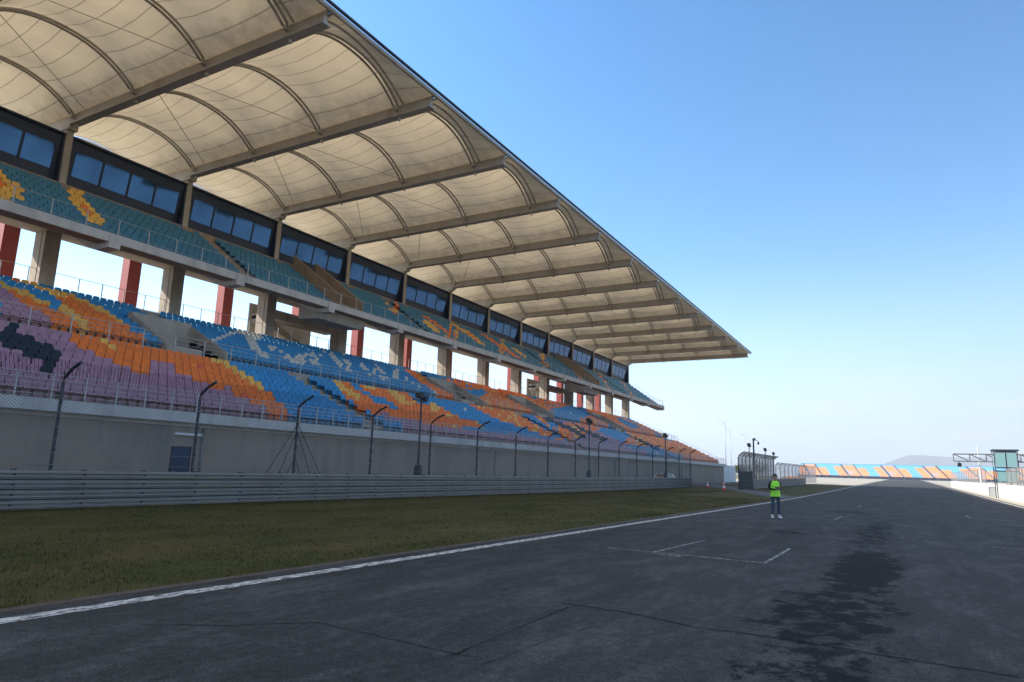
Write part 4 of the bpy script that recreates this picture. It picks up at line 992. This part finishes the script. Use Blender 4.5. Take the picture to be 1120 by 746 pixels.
# ------------------------------------------------------------------ parked car behind the fence
def car():
    y0 = 85.2; x0 = -26.4; g = empty('parked_car', (x0, y0, hgt(y0))); tag(g, 'white estate car parked behind the long guardrail at the grandstand wall', 'car')
    L, Wd = 4.6, .9
    body = [(-2.3, .35), (-2.3, .75), (-2.2, .98), (-1.25, 1.05), (1.55, 1.05), (2.2, .95), (2.3, .7), (2.28, .35)]
    m_ = MB(); m_.prism_x(body, -Wd, Wd); m_.build('body', M['car_white'], g, fix=True)
    cab = [(-1.35, 1.05), (-.55, 1.50), (-.2, 1.55), (1.5, 1.55), (1.85, 1.46), (2.15, 1.05)]
    m_ = MB(); i = 0; n = len(cab)
    m_.v += [(-.86 + (.14 if z > 1.1 else 0), y, z) for y, z in cab] + [(.86 - (.14 if z > 1.1 else 0), y, z) for y, z in cab]
    for k in range(n): k2 = (k + 1) % n; m_.f.append((k, k2, n + k2, n + k)); m_.mi.append(0)
    m_.f.append(tuple(range(n))); m_.mi.append(0); m_.f.append(tuple(range(2 * n - 1, n - 1, -1))); m_.mi.append(0)
    m_.build('cabin', M['car_white'], g, fix=True)
    for nm, q in (('front_side_window', [(-1.1, 1.1), (-.5, 1.46), (.05, 1.5), (.05, 1.1)]), ('rear_side_window', [(.13, 1.1), (.13, 1.5), (1.45, 1.49), (1.95, 1.12)])):
        m_ = MB()
        for s in (1, -1):
            m_.face([(s * (.866 - (z - 1.05) / .5 * .14 + .006), y, z) for y, z in q])
        m_.build(nm, M['car_glass'], g)
    m_ = MB(); m_.face([(-.66, -1.31, 1.09), (.66, -1.31, 1.09), (.6, -.60, 1.483), (-.6, -.60, 1.483)]); m_.v = [(a, b - .015, c + .012) for a, b, c in m_.v]; m_.build('windscreen', M['car_glass'], g)
    for y in (-1.4, 1.4):
        for s in (-1, 1):
            m_ = MB(); m_.tube([(s * .70, y, .33), (s * .91, y, .33)], .33, 18); o = m_.build('wheel', M['tyre'], g, smooth=False)
            m_ = MB(); m_.tube([(s * .905, y, .33), (s * .918, y, .33)], .20, 12); m_.build('rim', M['galv'], o)
    for s in (-1, 1):
        m_ = MB(); m_.box(s * .62 - .2, s * .62 + .2, -2.315, -2.2, .68, .82); m_.build('headlight', M['white'], g)
        m_ = MB(); m_.tube([(s * .66, -.3, 1.6), (s * .66, 1.5, 1.6)], .025, 6); m_.build('roof_rail', M['dark_steel'], g)
car()

# ------------------------------------------------------------------ pit side: wall, fences, gantry, control box
def pit_wall():
    g = empty('pit_wall', (8.7, 50, 0)); tag(g, 'low white concrete pit wall along the right edge of the track', 'wall'); m_ = MB()
    ys = [y for y in YS if -30 <= y <= 186]
    q = [(-.14, -.3), (-.10, 1.45), (.10, 1.45), (.14, -.3)]
    for a, b in zip(ys, ys[1:]):
        A = [(x, a - 50, z + hgt(a) * .6) for x, z in q]; B = [(x, b - 50, z + hgt(b) * .6) for x, z in q]
        for k in range(3): m_.face([A[k], A[k + 1], B[k + 1], B[k]])
    for y in (ys[0], ys[-1]): m_.face([(x, y - 50, z + hgt(y) * .6) for x, z in q])
    m_.build('wall_body', M['white_wall'], g, fix=True)
pit_wall()
def pit_fence(ys, z, label):
    f = empty('pit_fence', (8.9, ys[0], 0)); tag(f, label, 'fence', 'fence sections on top of the pit wall'); pm = MB(); pm.box(-.035, .035, -.035, .035, 1.45, z); first = None
    for y in ys:
        if first is None: first = o = pm.build('fence_post', M['galv'], f)
        else: o = first.copy(); COL.objects.link(o); o.parent = f
        o.location = (0, y - ys[0], hgt(y) * .6)
    for a, b in zip(ys, ys[1:]):
        m_ = MB(); m_.face([(-.02, 0, 1.47 + hgt(a) * .6), (-.02, b - a, 1.47 + hgt(b) * .6), (-.02, b - a, z + hgt(b) * .6), (-.02, 0, z + hgt(a) * .6)]); o = m_.build('wire_panel', M['mesh_light'], f); o.location = (0, a - ys[0], 0)
    m_ = MB(); m_.tube([(0, y - ys[0], z + hgt(y) * .6) for y in ys], .035, 6); m_.build('top_rail', M['galv'], f)
pit_fence([106.5 + 5.5 * k for k in range(15)], 3.25, 'far fence section on the pit wall, ending at a gap left of the control box')
pit_fence([46 + 3.6 * k for k in range(12)], 3.05, 'near fence section on the pit wall below the control box')
def gantry():
    g = empty('start_gantry', (9.6, 89.5, 0)); tag(g, 'lattice start gantry reaching over the track from the pit wall', 'gantry')
    x0, x1, z0, z1 = -4.9, 8.5, 3.95, 4.72
    m_ = MB()
    for z in (z0, z1):
        for y in (-.35, .35): m_.tube([(x0, y, z), (x1, y, z)], .06, 6)
    m_.build('truss_chord', M['galv'], g)
    n = 9; step = (x1 - x0) / n; m_ = MB()
    for k in range(n):
        xa = x0 + k * step; xb = xa + step
        for y in (-.35, .35):
            m_.tube([(xa, y, z1), (xb, y, z0)], .035, 5); m_.tube([(xa, y, z0), (xa, y, z1)], .035, 5)
        m_.tube([(xa, -.35, z0), (xa, .35, z0)], .03, 5)
    m_.build('truss_web', M['galv'], g)
    for x in (.0, 8.0):
        m_ = MB(); m_.box(x - .12, x + .12, -.12, .12, -.1, z1 + (.0 if x else .0)); m_.build('gantry_post', M['galv'], g)
    m_ = MB(); m_.tube([(-2.6, 0, 1.4), (-2.6, 0, 5.5)], .07, 8); m_.build('mast', M['white'], g)
    m_ = MB(); m_.tube([(-4.4, 0, 3.92), (-4.4, 0, 3.75)], .03, 5); m_.box(-4.58, -4.22, -.12, .12, 3.35, 3.75); m_.build('signal_lamp', M['black'], g)
gantry()
def control_box():
    g = empty('control_cabin', (9.1, 89.3, 0)); tag(g, 'raised teal-glazed control cabin with dark frame on the pit wall', 'cabin')
    xa, xb, ya, yb, za, zb = -.98, .98, -2.6, -.9, 3.0, 5.0
    m_ = MB(); m_.box(xa, xb, ya, yb, za - .1, za); m_.build('floor', M['dark_steel'], g)
    m_ = MB(); m_.box(xa - .15, xb + .15, ya - .15, yb + .15, zb, zb + .14); m_.build('roof', M['dark_steel'], g)
    for x in (xa, xb):
        for y in (ya, yb):
            m_ = MB(); m_.box(x - .045, x + .045, y - .045, y + .045, -.1, zb - .003); m_.build('corner_post', M['dark_steel'], g)
    for (x0, x1, y0, y1) in ((xa + .08, -.06, ya - .02, ya + .02), (.06, xb - .08, ya - .02, ya + .02), (xa - .02, xa + .02, ya + .08, yb - .08), (xb - .02, xb + .02, ya + .08, yb - .08)):
        m_ = MB(); m_.box(x0, x1, y0, y1, za + .35, zb - .2); m_.build('window', M['teal_glass'], g)
    m_ = MB(); m_.box(-.05, .05, ya - .03, ya + .03, za + .01, zb - .01); m_.box(xa + .08, xb - .08, ya - .03, ya + .03, za + .2, za + .34); m_.box(xa + .08, xb - .08, ya - .028, ya + .028, zb - .19, zb - .05); m_.build('window_frame', M['dark_steel'], g)
    m_ = MB(); m_.box(xa + .1, xb - .1, ya + .02, ya + .06, 1.9, 2.88); m_.build('apron_panel', M['teal_glass'], g)
control_box()
g = empty('signal_cabinet', (8.3, 94.0, hgt(94))); tag(g, 'small pale cabinet standing against the white pit wall below the gantry', 'cabinet')
m_ = MB(); m_.box(-.28, .24, -.5, .5, .0, 1.05); m_.build('cabinet_body', M['lamp_grey'], g)
m_ = MB(); m_.box(-.34, .28, -.56, .56, 1.053, 1.12); m_.build('cabinet_lid', M['white'], g)
m_ = MB(); m_.box(-.30, -.281, -.42, .42, .12, .95); m_.build('door', M['galv'], g)

# ------------------------------------------------------------------ far end: second grandstand, barriers, trees
def far_stand():
    Y0 = 430.0; h = hgt(Y0); X0, X1 = -54.0, 95.0; R_ = 16; g = empty('far_grandstand', (20, Y0, h)); tag(g, 'distant open grandstand of blue seats patterned with slanting orange shapes', 'grandstand')
    m_ = MB(); cols = {'B': 0, 'O': 1, 'G': 2}
    n = int((X1 - X0) / .6)
    for k in range(R_):
        z0 = 1.4 + k * .40; y = k * .85
        for i in range(n):
            x = X0 + .6 * i; u = (x - X0 + 4) % 20.3; v = k / (R_ - 1.0); uu = u - (1 - v) * 4.6
            c = 'B'
            if .6 < uu < 4.7 and v < .86: c = 'O'
            elif 6.0 < uu < 11.3 and v < .95: c = 'O'
            elif 12.2 < uu < 16.4 and v < .70: c = 'O'
            elif 4.9 < uu < 5.8 or 11.4 < uu < 12.1: c = 'G'
            if c == 'O' and 8.6 < u < 12.5 and .12 < v < .42 and (i + k) % 3 == 0: c = 'B'
            m_.cur = cols[c]
            m_.face([(x - 20, y, z0), (x + .58 - 20, y, z0), (x + .58 - 20, y + .5, z0 + .42), (x - 20, y + .5, z0 + .42)])
        m_.cur = 3; m_.box(X0 - 20, X1 - 20, y + .51, y + .84, z0 - .45, z0 + .3)
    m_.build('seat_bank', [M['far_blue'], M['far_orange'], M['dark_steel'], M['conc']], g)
    m_ = MB(); m_.box(X0 - 20, X1 - 20, -.4, -.1, -.5, 1.25); m_.build('front_wall', M['navy'], g)
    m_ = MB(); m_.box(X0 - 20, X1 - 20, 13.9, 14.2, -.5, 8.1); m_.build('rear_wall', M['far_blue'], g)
    m_ = MB()
    for i in range(40): x = X0 - 20 + (X1 - X0) * i / 39; m_.box(x - .05, x + .05, -3.05, -2.95, -.3, 2.0)
    m_.box(X0 - 20, X1 - 20, -3.04, -2.96, 1.9, 2.0); m_.build('debris_fence', M['lamp_grey'], g)
far_stand()
for k, (x, y) in enumerate(((-27.6, 205), (-25.6, 207))):
    h = hgt(y); m_ = MB(); m_.prism_z([(-.9, -.5), (.9, -.5), (1.0, -.4), (1.0, .4), (.9, .5), (-.9, .5), (-1.0, .4), (-1.0, -.4)], 0.0, 1.15)
    o = m_.build('crash_barrier', M['orange_block'], fix=True); o.location = (x, y, h)
    tag(o, ('left' if k == 0 else 'right') + ' one of two orange barrier blocks at the far left edge of the track', 'barrier', 'orange barrier blocks')
g = empty('marker_post', (-28.2, 190, hgt(190))); tag(g, 'thick white post standing at the far end of the pale fence', 'post')
m_ = MB(); m_.box(-.3, .3, -.2, .2, 0, 3.1); m_.build('post', M['white'], g)
m_ = MB(); m_.box(-.36, .36, -.26, .26, 3.103, 3.25); m_.build('post_cap', M['galv'], g)
def tree(x, y, hgt_, rad, label, seed):
    rn = random.Random(seed); g = empty('tree', (x, y, hgt(y))); tag(g, label, 'tree', 'small trees behind the pale fence')
    m_ = MB(); m_.tube([(0, 0, -.2), (.05, .05, hgt_ * .35), (.0, .1, hgt_ * .7)], .12, 7, .04)
    for q in range(5):
        a = q * 1.3; m_.tube([(0, 0, hgt_ * (.3 + .07 * q)), (cos(a) * rad * .7, sin(a) * rad * .7, hgt_ * (.5 + .08 * q))], .05, 5, .015)
    m_.build('trunk', M['bark'], g)
    m_ = MB()
    cl = [(rn.uniform(-1, 1) * rad * .7, rn.uniform(-1, 1) * rad * .7, hgt_ * rn.uniform(.45, .92)) for _ in range(16)]
    for (cx, cy, cz) in cl:
        for _ in range(60):
            d = Vector((rn.gauss(0, 1), rn.gauss(0, 1), rn.gauss(0, .8))) * (rad * .24); p = Vector((cx, cy, cz)) + d
            a = Vector((rn.uniform(-1, 1), rn.uniform(-1, 1), rn.uniform(-1, 1))).normalized() * .16; b = a.cross(Vector((rn.uniform(-1, 1), rn.uniform(-1, 1), 1))).normalized() * .1
            m_.face([p - a, p + b, p + a, p - b])
    m_.build('crown', M['leaf'], g)
tree(-33.0, 192, 4.6, 2.4, 'small leafy tree just left of the white post', 1)
tree(-38.5, 196, 3.9, 2.2, 'lower bushy tree farther left behind the pale fence', 2)
tree(-36.0, 178, 3.6, 1.8, 'thin shrub-like tree nearest the hooked fence end', 3)

# ------------------------------------------------------------------ the person
def person():
    px_, py_ = -4.66, 30.05
    verts = [(0, .0, .95), (0, .005, 1.10), (0, .01, 1.27), (0, .012, 1.40), (0, .0, 1.475), (0, -.012, 1.53), (0, -.025, 1.60), (0, -.03, 1.67), (0, -.022, 1.725),   # 0-8 pelvis..crown
             (.10, .0, .90), (.115, -.015, .50), (.125, .02, .10), (.14, -.13, .045),            # 9-12 left leg
             (-.10, .0, .90), (-.12, .0, .50), (-.14, .035, .10), (-.17, -.11, .045),            # 13-16 right leg
             (.185, .012, 1.405), (.245, .03, 1.15), (.13, -.20, 1.165), (.085, -.265, 1.19),   # 17-20 left arm
             (-.185, .012, 1.405), (-.255, .02, 1.15), (-.10, -.20, 1.12), (-.045, -.265, 1.14)] # 21-24 right arm
    rad = [(.15, .105), (.135, .10), (.155, .11), (.12, .085), (.052, .052), (.058, .062), (.078, .09), (.08, .096), (.055, .07),
           (.085, .085), (.056, .058), (.042, .045), (.040, .036), (.085, .085), (.056, .058), (.042, .045), (.040, .036),
           (.062, .062), (.046, .046), (.034, .034), (.036, .024), (.062, .062), (.046, .046), (.034, .034), (.036, .024)]
    edges = [(0, 1), (1, 2), (2, 3), (3, 4), (4, 5), (5, 6), (6, 7), (7, 8), (0, 9), (9, 10), (10, 11), (11, 12), (0, 13), (13, 14), (14, 15), (15, 16), (3, 17), (17, 18), (18, 19), (19, 20), (3, 21), (21, 22), (22, 23), (23, 24)]
    me = bpy.data.meshes.new('body_skeleton'); me.from_pydata(verts, edges, []); o = bpy.data.objects.new('person', me); COL.objects.link(o)
    sk = o.modifiers.new('skin', 'SKIN')
    for i, r in enumerate(rad): me.skin_vertices[0].data[i].radius = r
    me.skin_vertices[0].data[0].use_root = True
    o.modifiers.new('sub', 'SUBSURF').levels = 2
    o.modifiers['sub'].render_levels = 2
    bpy.context.view_layer.update()
    dg = bpy.context.evaluated_depsgraph_get(); ev = o.evaluated_get(dg); m2 = bpy.data.meshes.new_from_object(ev)
    o.modifiers.clear(); 
    V = [tuple(v.co) for v in m2.vertices]; F = [tuple(p.vertices) for p in m2.polygons]
    mb = MB(); mb.v = V; mb.f = F; mb.mi = [0] * len(F)
    hands = [Vector(verts[20]), Vector(verts[24])]
    for k, f in enumerate(F):
        c = sum((Vector(V[i]) for i in f), Vector()) / len(f)
        if min((c - h).length for h in hands) < .062: mb.mi[k] = 0
        elif c.z > 1.50: mb.mi[k] = 0
        elif c.z > .93 or abs(c.x) > .2 and c.z > .8: mb.mi[k] = 1
        else: mb.mi[k] = 2
    mb.cur = 0
    for h, s in ((hands[0], 1), (hands[1], -1)):      # five bent fingers per hand, rooted in the palm, curled round the tablet
        for q, L in enumerate((.072, .080, .075, .060)):
            b = h + Vector((-s * .004, -.012, .026 - .016 * q)); mb.tube([b, b + Vector((-s * .018, -.03, 0)) * (L / .07), b + Vector((-s * .040, -.032, -.004)) * (L / .07), b + Vector((-s * .052, -.014, -.006)) * (L / .07)], .009, 6, .007)
        b = h + Vector((-s * .01, .0, .030)); mb.tube([b, b + Vector((-s * .022, -.012, .024)), b + Vector((-s * .045, -.022, .026))], .010, 6, .008)
    mb.cur = 0
    mb.tube([(0, -.105, 1.655), (0, -.132, 1.625), (0, -.118, 1.612)], .012, 6, .014)
    for s in (-1, 1): mb.tube([(s * .078, -.02, 1.665), (s * .092, -.012, 1.655), (s * .080, -.018, 1.615)], .012, 6)
    bpy.data.objects.remove(o); 
    b = mb.build('person', [M['skin'], M['sweater'], M['jeans']], smooth=True, fix=False)
    b.location = (px_, py_, hgt(py_) + .004); b.rotation_euler = (0, 0, radians(30))
    tag(b, 'person in lime safety vest and jeans standing on the track looking at a tablet', 'person')
    def loft(rings, n=20, cap=True):
        m_ = MB()
        for (z, rx, ry, cy) in rings:
            for k in range(n): t = 2 * pi * k / n; m_.v.append((rx * cos(t), cy + ry * sin(t), z))
        for r in range(len(rings) - 1):
            for k in range(n): a = r * n + k; c = r * n + (k + 1) % n; m_.f.append((a, c, c + n, a + n)); m_.mi.append(0)
        if cap: m_.f.append(tuple((len(rings) - 1) * n + k for k in range(n))); m_.mi.append(0)
        return m_
    m_ = loft([(.84, .205, .15, 0), (.93, .198, .146, 0), (1.08, .185, .138, .004), (1.25, .195, .142, .008), (1.36, .20, .13, .01), (1.425, .185, .105, .01), (1.46, .125, .085, .008), (1.475, .08, .07, .004)], cap=False)
    m_.build('hi_vis_vest', M['vest'], b, smooth=True)
    m_ = loft([(.80, .185, .135, 0), (.86, .19, .138, 0)], cap=False); m_.build('sweater_hem', M['sweater'], b, smooth=True)
    hr = MB(); n = 16; rings = 7
    for r in range(rings):
        ph = pi * .5 * r / (rings - 1)
        for k in range(n):
            t = 2 * pi * k / n; back = .5 + .5 * sin(t)
            zz = 1.665 + .098 * sin(ph) - (.075 * back * (1 - sin(ph)))
            hr.v.append((.098 * cos(t) * max(.05, cos(ph)), -.018 + .112 * sin(t) * max(.05, cos(ph)), zz + (.02 if sin(t) < -.4 and r == 0 else 0)))
    for r in range(rings - 1):
        for k in range(n): a = r * n + k; c = r * n + (k + 1) % n; hr.f.append((a, c, c + n, a + n)); hr.mi.append(0)
    hr.build('hair', M['hair'], b, smooth=True)
    e = MB()
    for s in (-1, 1): e.box(s * .032 - .012, s * .032 + .012, -.125, -.112, 1.652, 1.664)
    e.build('eyes', M['hair'], b)
    e = MB(); e.box(-.024, .024, -.119, -.108, 1.582, 1.589); e.build('mouth', M['cone_red'], b)
    for (fx, fy, tw) in ((.128, .0, .10), (-.150, .015, -.28)):
        m_ = loft([(0.0, .052, .145, 0), (.03, .054, .148, 0), (.06, .05, .13, .015), (.10, .046, .075, .055), (.125, .048, .06, .06)], 14)
        for i, (x, y, z) in enumerate(m_.v):
            y -= .055; m_.v[i] = (fx + x * cos(tw) - y * sin(tw), fy + x * sin(tw) + y * cos(tw), z)
        m_.build('shoe', M['shoe'], b, smooth=True)
    th = b.rotation_euler.z
    t = empty('tablet', (px_ + cos(th) * .02 - sin(th) * -.33, py_ + sin(th) * .02 + cos(th) * -.33, hgt(py_) + 1.185), th); tag(t, 'dark handheld tablet held at chest height by the person', 'tablet')
    m_ = MB(); m_.box(-.125, .125, -.09, .09, -.006, .006); c = m_.build('tablet_case', M['device'], t); c.rotation_euler = (radians(38), 0, 0)
    m_ = MB(); m_.box(-.11, .11, -.078, .078, .0065, .0085); d = m_.build('screen', M['car_glass'], t); d.rotation_euler = (radians(38), 0, 0)
person()

# ------------------------------------------------------------------ grass blades on the near verge
def blades():
    rn = random.Random(3); mb = MB()
    n = 0
    while n < 95000:
        y = 4 + 70 * rn.random() ** 1.9; x = -8.27 - 14.5 * rn.random() ** 1.0
        clump = .5 + .5 * sin(x * 2.1 + 1.3 * sin(y * 1.7)) * sin(y * 1.3 + 2 * sin(x * .9))
        if rn.random() > .35 + .65 * clump: continue
        if y > 54 and x > -16: continue
        h = rn.uniform(.018, .048) * (.7 + .6 * clump) * (1.35 if x > -9.2 else 1); a = rn.uniform(0, 2 * pi); w = rn.uniform(.004, .008) * (1 + y / 25); lx_, ly_ = cos(a) * h * .55, sin(a) * h * .55
        z = hgt(y) - .012
        dx, dy = -sin(a) * w, cos(a) * w
        i = len(mb.v); mb.v += [(x - dx, y - dy, z), (x + dx, y + dy, z), (x + lx_, y + ly_, z + h)]; mb.f.append((i, i + 1, i + 2)); mb.mi.append(0); n += 1
    tag(mb.build('grass', M['blade']), 'short olive and green grass on the verge between track and guardrail', 'grass', kind='stuff')
blades()

# ------------------------------------------------------------------ air
if HAZE > 0:
    mb = MB(); mb.box(-4300, 4300, -4300, 4300, -4, 140)
    m = bpy.data.materials.new('haze_air'); m.use_nodes = True; nt = m.node_tree; nt.nodes.remove(nt.nodes['Principled BSDF'])
    v = nt.nodes.new('ShaderNodeVolumePrincipled'); v.inputs['Density'].default_value = HAZE; v.inputs['Color'].default_value = (.88, .93, 1.0, 1); v.inputs['Anisotropy'].default_value = 0.0
    nt.links.new(v.outputs[0], nt.nodes['Material Output'].inputs['Volume'])
    tag(mb.build('haze', m), kind='stuff')
